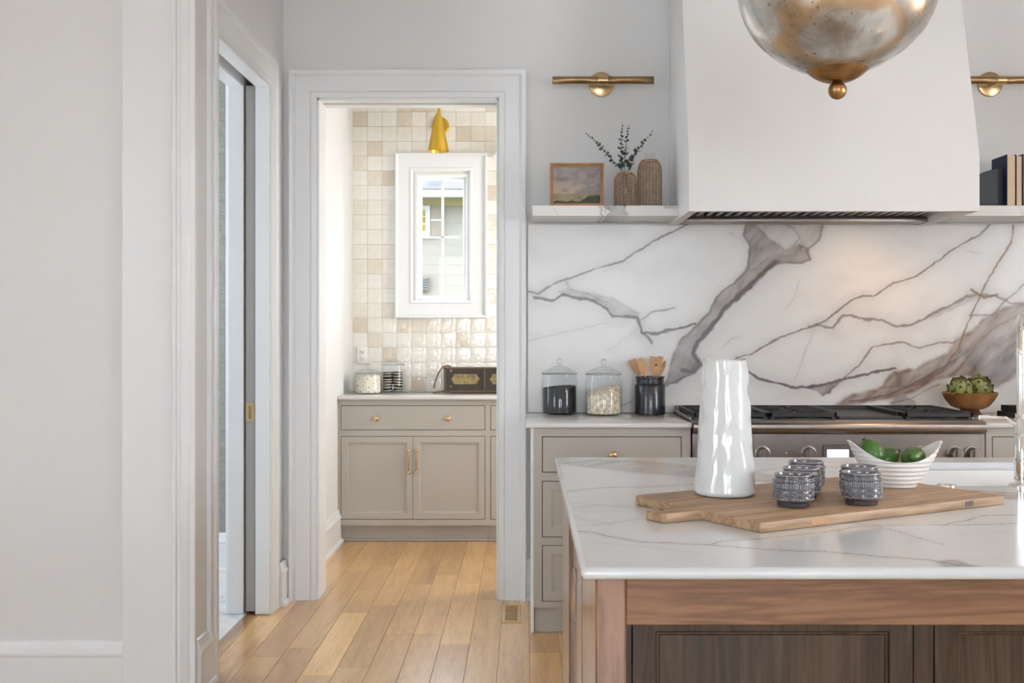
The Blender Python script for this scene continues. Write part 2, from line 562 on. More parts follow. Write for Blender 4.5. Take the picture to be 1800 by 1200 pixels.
def tile_mat():
    m, nt, b = nmat('zellige_glaze')
    oi = nd(nt, 'ShaderNodeObjectInfo')
    col = ramp(nt, oi.outputs['Random'], [(0, (.63, .55, .45)), (.13, (.68, .61, .51)), (.2, (.74, .70, .62)), (.55, (.77, .74, .68)), (1, (.80, .785, .74))])
    v = coords(nt, kind='Generated')
    f = noise(nt, v, 2.5, 3)
    m2 = nd(nt, 'ShaderNodeMix', data_type='RGBA', blend_type='MULTIPLY'); m2.inputs[0].default_value = 1
    nt.links.new(col, m2.inputs[6]); nt.links.new(ramp(nt, f, [(.3, (.95, .95, .94)), (.7, (1.02, 1.02, 1.02))]), m2.inputs[7])
    nt.links.new(m2.outputs[2], b.inputs['Base Color'])
    b.inputs['Roughness'].default_value = .14
    bump(nt, b, noise(nt, v, 2.2, 2), .25, .01)
    return m
M['tile'] = tile_mat()
M['grout'] = simple('pale_grout', (.78, .75, .68), .8, var=.03)

def cloth_wall():
    m, nt, b = nmat('grey_grasscloth')
    a = noise(nt, coords(nt, (300, 300, 14)), 1, 3)
    c = noise(nt, coords(nt, (16, 16, 240)), 1, 3)
    mx = nd(nt, 'ShaderNodeMix', data_type='FLOAT'); mx.inputs[0].default_value = .5
    nt.links.new(a, mx.inputs[2]); nt.links.new(c, mx.inputs[3])
    nt.links.new(ramp(nt, mx.outputs[0], [(.35, (.20, .195, .18)), (.65, (.36, .355, .33))]), b.inputs['Base Color'])
    b.inputs['Roughness'].default_value = .85
    return m
M['grasscloth'] = cloth_wall()

def mercury():
    m, nt, b = nmat('antiqued_mercury_glass')
    v = coords(nt)
    big = noise(nt, v, 7, 6, .62, .6)
    sp = noise(nt, v, 70, 3, .6)
    c = ramp(nt, big, [(.30, (.36, .32, .26)), (.46, (.54, .51, .46)), (.60, (.72, .71, .68)), (.75, (.56, .52, .46))])
    s = ramp(nt, sp, [(.30, (.22, .15, .09)), (.37, (1, 1, 1))])
    mx = nd(nt, 'ShaderNodeMix', data_type='RGBA', blend_type='MULTIPLY'); mx.inputs[0].default_value = .75
    nt.links.new(c, mx.inputs[6]); nt.links.new(s, mx.inputs[7])
    nt.links.new(mx.outputs[2], b.inputs['Base Color'])
    b.inputs['Metallic'].default_value = .88
    nt.links.new(ramp(nt, big, [(.35, (.30, .30, .30)), (.65, (.16, .16, .16))]), b.inputs['Roughness'])
    b.inputs['Coat Weight'].default_value = .8
    b.inputs['Coat Roughness'].default_value = .03
    bump(nt, b, big, .12, .02)
    return m
M['mercury'] = mercury()

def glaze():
    m, nt, b = nmat('grey_blue_relief_glaze')
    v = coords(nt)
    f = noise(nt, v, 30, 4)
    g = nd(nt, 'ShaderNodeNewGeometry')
    col = ramp(nt, g.outputs['Pointiness'], [(.42, (.030, .036, .050)), (.50, (.100, .100, .115)), (.58, (.30, .295, .30))])  # darker in hollows, paler on ridges, to strengthen the relief
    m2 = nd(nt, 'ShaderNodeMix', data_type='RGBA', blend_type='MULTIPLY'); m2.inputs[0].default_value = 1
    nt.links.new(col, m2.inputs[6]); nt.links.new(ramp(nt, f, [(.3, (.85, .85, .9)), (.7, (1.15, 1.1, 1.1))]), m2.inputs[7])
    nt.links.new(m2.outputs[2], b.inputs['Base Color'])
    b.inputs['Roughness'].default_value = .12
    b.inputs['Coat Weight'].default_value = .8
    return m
M['glaze'] = glaze()

def oats():
    m, nt, b = nmat('rolled_oats')
    v = coords(nt)
    vo = nd(nt, 'ShaderNodeTexVoronoi', Scale=150.0)
    nt.links.new(v, vo.inputs['Vector'])
    sp = nd(nt, 'ShaderNodeSeparateColor')
    nt.links.new(vo.outputs['Color'], sp.inputs[0])
    nt.links.new(ramp(nt, sp.outputs[0], [(.0, (.22, .14, .07)), (.10, (.50, .38, .20)), (.20, (.76, .70, .56)), (1, (.84, .80, .70))]), b.inputs['Base Color'])
    b.inputs['Roughness'].default_value = .8
    return m
M['oats'] = oats()
def bath_tile():
    m, nt, b = nmat('white_marble_tile')
    v = coords(nt)
    f = noise(nt, v, 4, 6, .6, 1.5)
    nt.links.new(ramp(nt, f, [(.36, (.55, .56, .57)), (.46, (.74, .745, .75)), (.6, (.78, .78, .78))]), b.inputs['Base Color'])
    b.inputs['Roughness'].default_value = .25
    return m
M['bath_tile'] = bath_tile()

# ------------------------------------------------------------------ the setting
YB, YB2 = 5.49, 5.68           # kitchen back wall, front and rear face
CEIL = 3.05
HEAD = 2.453                   # head of both door openings
XL, XLI = -1.18, -1.37         # left (pocket door) wall, kitchen face and bathroom face
DX0, DX1 = -1.016, -0.125      # doorway to the pantry
PYB = 7.45                     # pantry back wall
PXL, PXR = -1.16, 1.40         # pantry side walls
S0, S1 = -1.302, -1.243        # pocket slot
XRW, XLW, YF = 4.6, -4.5, -6.0

# floor base and planks
floor = struct('floor', box(XLW, XRW, YF, PYB, -.06, -.013), M['gap'], 'pale oak plank floor running through kitchen and pantry')
def set_tone(me, t):
    at = me.attributes.new('tone', 'FLOAT', 'POINT')
    at.data.foreach_set('value', np.full(len(me.vertices), t, np.float32))
PW = .125
def plank(x0, x1, y0, y1, t):
    bm = box(x0 + .0004, x1 - .0004, y0 + .0005, y1 - .0005, -.013, 0, .0012, 1)
    o = obj('plank', bm, M['floor'], floor)
    set_tone(o.data, t)
    return o
fixed = {(-.855): [(4.28, 5.23, 1.0)], (-1.105): [(4.527, 5.75, .22)]}
col0 = -.98 - 3 * PW
for c in range(16):
    x0 = col0 + c * PW
    x1 = x0 + PW
    if x1 < -1.29: continue
    x0c = max(x0, -1.29)
    fx = [v for k, v in fixed.items() if abs(k - x0) < .01]
    cuts, y = [], 3.55 - R.uniform(0, .8)
    segs = []
    if fx:
        a, b_, t = fx[0][0]
        segs = [(a - 1.3, a, R.uniform(.3, .6)), (a, b_, t), (b_, b_ + 1.05, R.uniform(.35, .65)), (b_ + 1.05, 7.2, R.uniform(.3, .7))]
    else:
        while y < 7.05:
            L = R.uniform(.8, 1.9)
            segs.append((y, y + L, R.choice([.25, .4, .5, .55, .65, .8]) + R.uniform(-.08, .08)))
            y += L
    for a, b_, t in segs:
        a2, b2 = max(a, 3.0), min(b_, 7.15)
        if b2 - a2 > .05: plank(x0c, x1, a2, b2, min(1, max(0, t)))
# planks further out (not in view): one field
def field(x0, x1, y0, y1, name='plank_field'):
    V, F, T = [], [], []
    x = x0
    while x < x1 - .01:
        y = y0 - R.uniform(0, 1)
        while y < y1:
            L = R.uniform(.9, 2.0)
            a, b_ = max(y, y0), min(y + L, y1)
            if b_ > a + .02:
                n = len(V); t = R.uniform(.25, .75)
                xe = min(x + PW, x1)
                V += [(x + .0005, a + .0005, 0), (xe - .0005, a + .0005, 0), (xe - .0005, b_ - .0005, 0), (x + .0005, b_ - .0005, 0)]
                F.append((n, n + 1, n + 2, n + 3)); T += [t] * 4
            y += L
        x += PW
    me = bpy.data.meshes.new(name)
    me.from_pydata(V, [], F)
    me.update()
    at = me.attributes.new('tone', 'FLOAT', 'POINT')
    at.data.foreach_set('value', np.array(T, np.float32))
    o = mobj(name, me, M['floor'], floor)
    o['kind'] = 'stuff'
field(XLW, XRW, YF, 3.0)
field(col0 + 16 * PW, XRW, 3.0, 7.15)
field(XLW, -1.29, 3.0, 4.1)

# bathroom floor: long marble tiles laid in chevrons
bfl = struct('floor_bathroom', box(-3.2, -1.29, 4.1, 6.2, -.012, -.001), M['grout'], 'white marble chevron floor inside the side room')
tw, tl = .13, .46
for col in range(5):
    x1 = -1.29 - col * tl * .75
    x0 = x1 - tl * .75
    sgn = 1 if col % 2 == 0 else -1
    k = -4
    while k < 18:
        y = 4.1 + k * tw
        s = sgn * .2
        q = [(x0 + .002, y - s / 2 + .0015), (x1 - .002, y + s / 2 + .0015), (x1 - .002, y + s / 2 + tw - .0015), (x0 + .002, y - s / 2 + tw - .0015)]
        if min(p[1] for p in q) > 4.1 and max(p[1] for p in q) < 6.18:
            o = obj('floor_tile', prism(q, -.001, .003, 'z'), M['bath_tile'], bfl)
        k += 1

# walls
bm = BM()
wall_holes(bm, 'y', YB, YB2, XLI, XRW, 0, CEIL, [(DX0, DX1, -1, HEAD), (S0, S1, -1, HEAD + .05)])
struct('wall_back', bm, M['wall'], 'off-white kitchen wall with the pantry doorway', smooth=False)
bm = BM()                                          # pocket wall: two leaves with the slot between
for a, b_ in ((XLI, S0), (S1, XL)):
    wall_holes(bm, 'x', a, b_, 4.22, YB, 0, CEIL, [(4.30, 5.20, -1, HEAD)])
abox(bm, S0, S1, 4.22, YB, HEAD + .05, CEIL)
abox(bm, S0, S1, 4.22, 4.30, 0, HEAD + .05)
for a, b_ in ((XLI, S0), (S1, PXL)):
    abox(bm, a, b_, YB2, PYB, 0, CEIL)
abox(bm, S0, S1, 6.10, PYB, 0, CEIL)
struct('wall_left', bm, M['wall'], 'off-white side wall holding the pocket door', smooth=False)
struct('wall_partition', box(XLW, XL, 4.03, 4.22, 0, CEIL), M['wall'], 'plain off-white wall at the left edge', smooth=False)
struct('wall_pantry', box(PXR, PXR + .12, YB2, PYB, 0, CEIL), M['pantry_wall'], 'cream pantry side wall', smooth=False)
WX0, WX1, WZ0, WZ1 = X(734, 7.43), X(821, 7.43), Z(525, 7.43), Z(309, 7.43)
bm = BM()
wall_holes(bm, 'y', PYB, PYB + .16, PXL, PXR, 0, CEIL, [(WX0, WX1, WZ0, WZ1)])
tilewall = struct('wall_tiled', bm, M['grout'], 'cream square-tiled pantry wall around the small window', smooth=False)
struct('wall_bathroom', box(-3.2, XLI, 6.15, 6.27, 0, CEIL), M['grasscloth'], 'grey grasscloth wall seen through the pocket doorway', smooth=False)
bm = BM()
wall_holes(bm, 'x', -3.32, -3.2, 4.22, 6.27, 0, CEIL, [])
struct('wall_bathroom_side', bm, M['wall'], 'side wall of the small side room', smooth=False)
bm = BM()
abox(bm, XLW, XRW, YF, PYB, CEIL, CEIL + .1)
struct('ceiling', bm, M['ceiling'], 'flat white ceiling', smooth=False)
# outer walls behind and beside the camera, with window openings
def wall_windows(name, axis, c0, c1, a0, a1, holes, lab):
    bm = BM()
    wall_holes(bm, axis, c0, c1, a0, a1, 0, CEIL, holes)
    w = struct(name, bm, M['wall'], lab, smooth=False)
    for (h0, h1, z0, z1) in holes:
        bm = BM()
        cm = (c0 + c1) / 2
        n = max(1, round((h1 - h0) / .8))
        bars = [(h0, h0 + .05, z0, z1), (h1 - .05, h1, z0, z1), (h0, h1, z0, z0 + .05), (h0, h1, z1 - .05, z1), (h0, h1, (z0 + z1) / 2 - .015, (z0 + z1) / 2 + .015)]
        bars += [(h0 + (h1 - h0) * i / n - .03, h0 + (h1 - h0) * i / n + .03, z0, z1) for i in range(1, n)]
        for p0, p1, q0, q1 in bars:
            if axis == 'x': abox(bm, cm - .02, cm + .02, p0, p1, q0, q1)
            else: abox(bm, p0, p1, cm - .02, cm + .02, q0, q1)
        obj('window_frame', bm, M['trim'], w, smooth=False)
wall_windows('wall_front', 'y', YF - .15, YF, XLW, XRW, [(-1.0, .2, 1.1, 2.5), (1.0, 2.2, 1.1, 2.5)], 'wall with tall windows behind the viewer')
wall_windows('wall_side_left', 'x', XLW - .15, XLW, YF, 4.22, [(-2.7, -1.9, 1.1, 2.4), (-1.3, -.5, 1.1, 2.4)], 'wall with windows on the far left')
wall_windows('wall_side_right', 'x', XRW, XRW + .15, YF, PYB, [(.6, 1.8, 1.1, 2.4)], 'wall with windows on the far right')

# door casings (mitred profile)
CAS = [(0, 0), (0, .012), (.006, .016), (.024, .016), (.028, .012), (.032, .017), (.100, .019), (.104, .026), (.112, .034), (.128, .036), (.133, .033), (.133, 0)]
ypl = lambda y: (lambda p, h: (p.x, y - h, p.y))
bm = BM()
asweep(bm, [(DX0, 0), (DX0, HEAD), (DX1, HEAD), (DX1, 0)], CAS, ypl(YB), flip=1)
struct('trim_1', bm, M['trim'], 'white moulded casing round the pantry doorway')
xpl = lambda x: (lambda p, h: (x + h, p.x, p.y))
bm = BM()
asweep(bm, [(4.30, 0), (4.30, HEAD), (5.20, HEAD), (5.20, 0)], [(d * 1.0, h * .45) for d, h in CAS], xpl(XL), flip=1)
struct('trim_2', bm, M['trim'], 'white moulded casing round the pocket doorway')
# jambs
JT = .012
bm = BM()
for a, b_ in ((DX0, DX0 + JT), (DX1 - JT, DX1)):
    abox(bm, a, b_, YB, YB2 + .004, 0, HEAD, .002, 1)
abox(bm, DX0, DX1, YB, YB + .065, HEAD - JT, HEAD)
abox(bm, DX0, DX1, YB + .115, YB2 + .004, HEAD - JT, HEAD)
struct('trim_3', bm, M['trim'], 'white jambs and slotted head of the pantry doorway', smooth=False)
bm = BM()
for a, b_ in ((XLI, S0), (S1, XL)):
    abox(bm, a - .002, b_ + .002, 5.188, 5.202, .004, HEAD, .002, 1)
    abox(bm, a - .002, b_ + .002, 4.298, 4.312, .004, HEAD, .002, 1)
    abox(bm, a - .002, b_ + .002, 4.31, 5.19, HEAD - .012, HEAD + .002, .002, 1)
struct('trim_4', bm, M['trim'], 'white split jambs of the pocket doorway', smooth=False)
bm = BM()                                          # casing on the bathroom side and pantry side of the openings
asweep(bm, [(4.30, 0), (4.30, HEAD), (5.20, HEAD), (5.20, 0)], CAS, lambda p, h: (XLI - h, p.x, p.y), flip=1)
asweep(bm, [(DX0, 0), (DX0, HEAD), (DX1, HEAD), (DX1, 0)], CAS, lambda p, h: (p.x, YB2 + h, p.y), flip=1)
struct('trim_5', bm, M['trim'], 'casing on the far side of the doorways')

# pocket door slid into the wall, only its grey edge showing
dr = struct('door_1', box(S0 + .008, S1 - .008, 5.206, 6.06, .012, HEAD - .002, .002, 1), M['door_grey'], 'pocket door pushed back, only its grey leading edge showing', smooth=False)
bm = BM()
zc = Z(724, 5.2)
abox(bm, S0 + .0082, S1 - .0082, 5.2035, 5.2075, zc - .043, zc + .043, .001, 1)
lt = obj('latch_plate', bm, M['brass'], dr)
bm = BM()
abox(bm, -1.279, -1.266, 5.2015, 5.204, zc - .03, zc + .03, .001, 1)
obj('finger_pull', bm, M['aged_brass'], lt)

# wide cased edge of the partition, nearest on the left
PX0, PX1 = X(213, 4.0), X(302, 4.0)
bm = BM()
abox(bm, PX0, PX1, 4.006, 4.031, 0, CEIL, .002, 1)
struct('trim_6', bm, M['trim'], 'wide flat white casing board left of the pocket doorway', smooth=False)
bm = BM()
prof = [(PX1, 4.03), (PX1, 3.996), (PX1 + .004, 3.990), (PX1 + .016, 3.990), (PX1 + .019, 3.998), (PX1 + .032, 3.996), (PX1 + .036, 3.990),
        (PX1 + .044, 3.994), (PX1 + .058, 4.000), (PX1 + .062, 4.004), (XL + .004, 4.004), (XL + .004, 4.03)]
aprism(bm, prof, 0, CEIL, 'z')
struct('trim_7', bm, M['trim'], 'fluted white moulding along the partition end', ang=.3)
bm = BM()
abox(bm, XL - .02, XL + .022, 4.222, 4.262, 0, CEIL, .008, 3)
struct('trim_8', bm, M['trim'], 'narrow white corner strip beside the pocket doorway')

# baseboards
BB = [(0, 0), (.030, 0), (.030, .006), (.026, .016), (.017, .020), (.017, .145), (.021, .152), (.021, .160), (.013, .172), (.010, .186), (.006, .200), (0, .204)]
def baseboard(name, path, lab, flip=1):
    bm = BM()
    asweep(bm, path, BB, lambda p, h: (p.x, p.y, h), flip=flip)
    return struct(name, bm, M['trim'], lab, ang=.4)
baseboard('baseboard_partition', [(XLW, 4.03), (PX0, 4.03)], 'tall white baseboard on the plain left wall', -1)
baseboard('baseboard_left', [(XL, 4.034), (XL, 4.222)], 'short white baseboard on the partition end', -1)
baseboard('baseboard_pantry', [(PXL, YB2 + .04), (PXL, 7.04)], 'white baseboard along the pantry left wall', -1)
baseboard('baseboard_corner', [(-1.168, 5.345), (-1.168, YB), (-1.149, YB)], 'scrap of white baseboard in the corner between the casings', -1)
baseboard('baseboard_back', [(.010, YB), (.042, YB)], 'short white baseboard between casing and drawers', -1)
bmf = BM()
asweep(bmf, [(-3.2, 6.15), (XLI, 6.15)], [(d, h * 1.03) for d, h in BB], lambda p, h: (p.x, p.y, h), flip=-1)
struct('baseboard_bathroom', bmf, M['trim'], 'white baseboard below the grey grasscloth', ang=.4)

# pantry wall tiles, one by one
TP = .0976
tmeshes = []
for k in range(6):
    bm = BM()
    h = TP / 2 - .0008
    n = 4
    gv = {}
    ph = [R.uniform(0, 6) for _ in range(3)]
    ax, ay = R.uniform(-.012, .012), R.uniform(-.012, .012)
    for i in range(n + 1):
        for j in range(n + 1):
            x, z = -h + 2 * h * i / n, -h + 2 * h * j / n
            edge = i in (0, n) or j in (0, n)
            y = -.008 + ax * x + ay * z + .0007 * math.sin(x * 60 + ph[0]) * math.cos(z * 55 + ph[1]) + (.0009 if edge else 0)
            gv[i, j] = bm.verts.new((x + R.uniform(-.0006, .0006), y, z + R.uniform(-.0006, .0006)))
    for i in range(n):
        for j in range(n):
            bm.faces.new((gv[i, j], gv[i + 1, j], gv[i + 1, j + 1], gv[i, j + 1]))
    r = bmesh.ops.extrude_edge_only(bm, edges=[e for e in bm.edges if e.is_boundary])
    for v in r['geom']:
        if isinstance(v, bmesh.types.BMVert): v.co.y = 0.0
    bmesh.ops.recalc_face_normals(bm, faces=bm.faces)
    me = bpy.data.meshes.new('tile')
    bm.to_mesh(me); bm.free()
    me.materials.append(M['tile'])
    me.shade_smooth(); me.set_sharp_from_angle(angle=.7)
    tmeshes.append(me)
tx0 = X(620, 7.44) + TP / 2
CX0, CX1, CZ0, CZ1 = X(694, 7.41), X(856, 7.41), Z(559, 7.41), Z(268, 7.41)
ix = 0
while tx0 + ix * TP < .55:
    for iz in range(-1, 22):
        x = tx0 + ix * TP
        z = .92 + TP * (iz + .42)
        if z < .955 or z > 2.98: continue
        if x - TP / 2 > CX0 + .03 and x + TP / 2 < CX1 - .03 and z - TP / 2 > CZ0 + .03 and z + TP / 2 < CZ1 - .03: continue
        if WX0 - TP / 2 < x < WX1 + TP / 2 and WZ0 - TP / 2 < z < WZ1 + TP / 2: continue
        o = bpy.data.objects.new('tile', R.choice(tmeshes))
        COL.objects.link(o)
        o.parent = tilewall
        o.location = (x, PYB, z)
        o.rotation_euler = (R.uniform(-.006, .006), 0, R.uniform(-.006, .006))
    ix += 1
# plain strip of the pantry back wall left of the tiles
bm = box(PXL, X(620, 7.44), PYB - .009, PYB + .001, .9, CEIL)
obj('corner_strip', bm, M['pantry_wall'], tilewall, smooth=False)

# pantry window
def fr_rect(bm, x0, x1, z0, z1, prof, y):
    asweep(bm, [(x0, z0), (x0, z1), (x1, z1), (x1, z0)], prof, ypl(y), closed=True, flip=1)
wn = tag(bpy.data.objects.new('window_1', None), 'small white-framed four-pane window in the tiled pantry wall', None, None, 'structure')
COL.objects.link(wn)
bm = BM()
ww = X(722, 7.41) - CX0
fr_rect(bm, CX0 + ww, CX1 - ww, CZ0 + ww, CZ1 - ww, [(-.012, -.02), (-.012, .018), (-.004, .026), (.004, .026), (.010, .020), (ww - .022, .022), (ww - .018, .034), (ww - .006, .040), (ww, .036), (ww, -.02)], PYB)
obj('window_casing', bm, M['trim'], wn)
ja, jb, jc, jd = X(731, 7.43), X(824, 7.43), Z(527, 7.43), Z(306, 7.43)
bm = BM()
fr_rect(bm, ja + .018, jb - .018, jc + .018, jd - .018, [(0, -.15), (0, .000), (.006, .008), (.022, .008), (.03, .0), (.03, -.15)], PYB)
obj('window_jamb', bm, M['trim'], wn)
sy = PYB + .05
ga, gb, gc, gd = X(742, sy), X(814, sy), Z(520, sy), Z(317, sy)
bm = BM()
fr_rect(bm, ga, gb, gc, gd, [(0, -.02), (0, .008), (.005, .016), (.028, .016), (.028, -.02)], sy)
sash = obj('sash', bm, M['trim'], wn)
mx_, mz_ = X(778, sy), Z(417, sy)
obj('muntin', box(mx_ - .0085, mx_ + .0085, sy - .012, sy + .012, gc - .004, gd + .004, .003, 1), M['trim'], sash)
obj('muntin', box(ga - .004, gb + .004, sy - .012, sy + .012, mz_ - .007, mz_ + .007, .003, 1), M['trim'], sash)
for (a, b_, c, d) in ((ga, mx_ - .0085, gc, mz_ - .007), (mx_ + .0085, gb, gc, mz_ - .007), (ga, mx_ - .0085, mz_ + .007, gd), (mx_ + .0085, gb, mz_ + .007, gd)):
    obj('pane', box(a, b_, sy - .002, sy + .002, c, d), M['pane'], sash, smooth=False)

# neighbouring house seen through the little window
HY = 13.0
hs = thing('neighbouring_house', 'sided house with grey roof, coloured dark against the bright sky, outside the small pantry window', 'house', (X(760, HY), HY, 0))
hx = hs.location.x
def hp(name, u0, u1, v0, v1, y0, y1, mat, par=None):
    par = par or hs
    return obj(name, box(X(u0, HY) - hx, X(u1, HY) - hx, y0, y1, Z(v1, HY), Z(v0, HY)), M[mat], par, smooth=False)
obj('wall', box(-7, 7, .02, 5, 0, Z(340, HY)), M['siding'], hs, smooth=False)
for i in range(26):                              # lapped siding boards
    z = Z(356, HY) - .12 * (i + 1)
    if z < .05: break
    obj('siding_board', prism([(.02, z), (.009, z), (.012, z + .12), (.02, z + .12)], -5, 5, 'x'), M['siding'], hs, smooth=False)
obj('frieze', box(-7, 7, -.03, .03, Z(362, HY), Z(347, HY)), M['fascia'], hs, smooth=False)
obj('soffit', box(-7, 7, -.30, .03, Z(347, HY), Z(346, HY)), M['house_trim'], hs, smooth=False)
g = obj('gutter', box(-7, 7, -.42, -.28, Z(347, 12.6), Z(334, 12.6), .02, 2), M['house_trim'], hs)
zr = Z(334, 12.6) - .01
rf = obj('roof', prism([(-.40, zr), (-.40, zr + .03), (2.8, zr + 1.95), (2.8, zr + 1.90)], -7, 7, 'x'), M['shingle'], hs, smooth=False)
vx, vz = X(762, 12.75) - hx, zr + .10
obj('roof_vent', prism([(vx - .10, vz - .08), (vx + .12, vz - .08), (vx + .05, vz + .02), (vx + .02, vz + .08), (vx - .03, vz + .03)], -.32, -.12, 'y'), M['slate'], hs)
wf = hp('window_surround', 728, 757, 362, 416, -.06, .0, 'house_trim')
for k in range(3):
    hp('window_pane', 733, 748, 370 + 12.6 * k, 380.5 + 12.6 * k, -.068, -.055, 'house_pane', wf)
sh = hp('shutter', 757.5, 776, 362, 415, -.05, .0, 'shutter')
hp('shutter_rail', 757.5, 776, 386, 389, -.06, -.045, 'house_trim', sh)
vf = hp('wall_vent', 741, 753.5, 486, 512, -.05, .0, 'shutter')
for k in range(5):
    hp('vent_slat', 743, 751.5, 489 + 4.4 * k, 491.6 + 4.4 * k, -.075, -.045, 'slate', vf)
struct('ground', box(-12, 14, PYB + .2, 30, -.3, -.1), M['lawn'], 'lawn outside the pantry window', smooth=False)

# ------------------------------------------------------------------ cabinets
def shaker(parent, name, x0, x1, z0, z1, yf, mat='cabinet', panel=True, fw=.055, gap=True):
    """inset door or drawer front whose face lies at yf; reveal gap, frame, beaded recessed panel"""
    g = .003
    if gap:
        bm = BM()
        abox(bm, x0 - g, x1 + g, yf + .014, yf + .018, z0 - g, z1 + g)
        obj('reveal', bm, M['gap'], parent, smooth=False)
    if not panel:
        return obj(name, box(x0, x1, yf, yf + .016, z0, z1, .0015, 1), M[mat], parent)
    bm = BM()
    asweep(bm, [(x0 + fw, z0 + fw), (x0 + fw, z1 - fw), (x1 - fw, z1 - fw), (x1 - fw, z0 + fw)],
           [(0, -.016), (0, -.006), (.003, -.004), (.008, -.004), (.010, -.001), (.012, 0), (fw - .001, 0), (fw, -.001), (fw, -.016)], ypl(yf), closed=True)
    d = obj(name, bm, M[mat], parent, ang=.4)
    obj('panel', box(x0 + fw - .004, x1 - fw + .004, yf + .009, yf + .015, z0 + fw - .004, z1 - fw + .004), M[mat], d, smooth=False)
    return d
def face_frame(parent, x0, x1, z0, z1, yf, openings, mat='cabinet'):
    bm = BM()
    wall_holes(bm, 'y', yf, yf + .02, x0, x1, z0, z1, [(a - .003, b + .003, c - .003, d + .003) for a, b, c, d in openings])
    return obj('face_frame', bm, M[mat], parent, smooth=False)
def knob(parent, x, y, z, mat='brass', s=1.0):
    return obj('knob', lathe([(0, .0), (.008 * s, 0), (.0055 * s, .006 * s), (.0055 * s, .010 * s), (.012 * s, .013 * s), (.0165 * s, .019 * s), (.0155 * s, .025 * s), (.010 * s, .029 * s), (0, .0305 * s)], x, y, z, 20, 'y'), M[mat], parent)
def pull(parent, x, y, zc, L=.13, mat='brass'):
    p = BM()
    h = L / 2
    for s in (-1, 1):
        alathe(p, [(0, 0), (.010, 0), (.010, .003), (.006, .005), (.0055, .02), (.008, .024), (.009, .030), (.006, .035), (0, .036)], x, y, zc + s * h, 14, 'y')
    pts, rs = [], []
    for i in range(9):
        t = i / 8
        pts.append((x, y - .028 - .004 * math.sin(math.pi * t), zc - h + L * t))
        rs.append(.0042 + .0028 * math.sin(math.pi * t) ** 2)
    atube(p, pts, rs, 10)
    return obj('pull', p, M[mat], parent)

# pantry cabinet run: two units and one worktop
PF = 6.98                                        # face
def pantry_unit(x0, x1, dx0, dx1, lab, two=True, knobs=()):
    t = thing('base_cabinet', lab, 'cabinet', (0, 0, 0), 0, 'pantry base cabinets')
    z = lambda v: Z(v, PF)
    dz = (z(755), z(713)); oz = (z(912), z(767))
    mid = (dx0 + dx1) / 2
    face_frame(t, x0, x1, .105, .888, PF, [(dx0, dx1, *dz), (dx0, dx1, *oz)])
    obj('carcass', box(x0 + .001, x1 - .001, PF + .02, PYB - .01, .105, .888), M['cabinet'], t, smooth=False)
    obj('toe_kick', box(x0 + .001, x1 - .001, PF + .05, PF + .07, .018, .106), M['cabinet'], t, smooth=False)
    obj('shoe_strip', box(x0 + .001, x1 - .001, PF + .038, PF + .051, .0005, .018, .003, 1), M['cabinet'], t)
    d = shaker(t, 'drawer', dx0, dx1, *dz, PF, panel=False)
    for u in knobs: knob(d, X(u, PF), PF, z(735), s=1.15)
    a = shaker(t, 'door', dx0, mid - .001, *oz, PF, fw=.048)
    b = shaker(t, 'door', mid + .001, dx1, *oz, PF, fw=.048)
    if knobs:
        pull(a, X(718.5, PF), PF, (z(789) + z(831)) / 2, z(791) - z(829))
        pull(b, X(732, PF), PF, (z(789) + z(831)) / 2, z(791) - z(829))
    else:
        pull(a, mid - .024, PF, (z(789) + z(831)) / 2, z(791) - z(829))
        pull(b, mid + .024, PF, (z(789) + z(831)) / 2, z(791) - z(829))
        for k in (.27, .73): knob(d, dx0 + (dx1 - dx0) * k, PF, z(735), s=1.15)
    return t
xa = X(599.5, PF); xb = X(852, PF); xs = X(857.5, PF)
pantry_unit(PXL + .002, xs, xa, xb, 'greige pantry base cabinet with one wide drawer over two doors', knobs=(662, 788))
pantry_unit(xs, 1.0, X(863, PF), .96, 'greige pantry cabinet mostly hidden behind the right door casing')
t = thing('pantry_worktop', 'thin white marble worktop on the pantry cabinets', 'countertop', (0, 0, 0))
obj('slab', box(PXL + .001, 1.0, PF - .03, PYB - .001, .889, .910, .004, 2), M['quartz'], t)
PT = .910                                        # pantry top

# kitchen base cabinet left of the range
KF = 4.865
KT = .915
def kitchen_unit(x0, x1, d0, d1, lab, knob_u=None, rows=True):
    t = thing('drawer_cabinet', lab, 'cabinet', (0, 0, 0), 0, 'kitchen base cabinets')
    z = lambda v: Z(v, KF)
    rz = [(z(829), z(768)), (z(943), z(846)), (z(1056), z(959))]
    face_frame(t, x0, x1, .115, .894, KF, [(d0, d1, *r) for r in rz])
    obj('carcass', box(x0 + .001, x1 - .001, KF + .02, YB - .002, .115, .894), M['cabinet'], t, smooth=False)
    obj('toe_kick', box(x0 + .004, x1 - .001, KF + .03, KF + .05, .001, .116), M['cabinet'], t, smooth=False)
    obj('side_skirt', box(x0 - .010, x0 + .002, KF + .012, YB - .03, .001, .894, .002, 1), M['trim'], t, smooth=False)
    d = shaker(t, 'drawer', d0, d1, *rz[0], KF, panel=False)
    knob(d, (d0 + d1) / 2 if knob_u is None else X(knob_u, KF), KF, z(799), s=1.1)
    for r in rz[1:]:
        d = shaker(t, 'drawer', d0, d1, *r, KF, fw=.05)
        knob(d, (d0 + d1) / 2, KF, (r[0] + r[1]) / 2, s=1.1)
    return t
RX0, RX1 = .726, 1.984                           # range
kitchen_unit(X(938, KF), RX0 - .006, X(954, KF), X(1197, KF), 'greige three-drawer cabinet left of the range', 1077)
kitchen_unit(RX1 + .016, 3.2, X(1745, KF), 3.15, 'greige drawer cabinet right of the range, mostly out of frame')
t = thing('counter_left', 'white worktop carrying the two glass jars and the black crock', 'countertop')
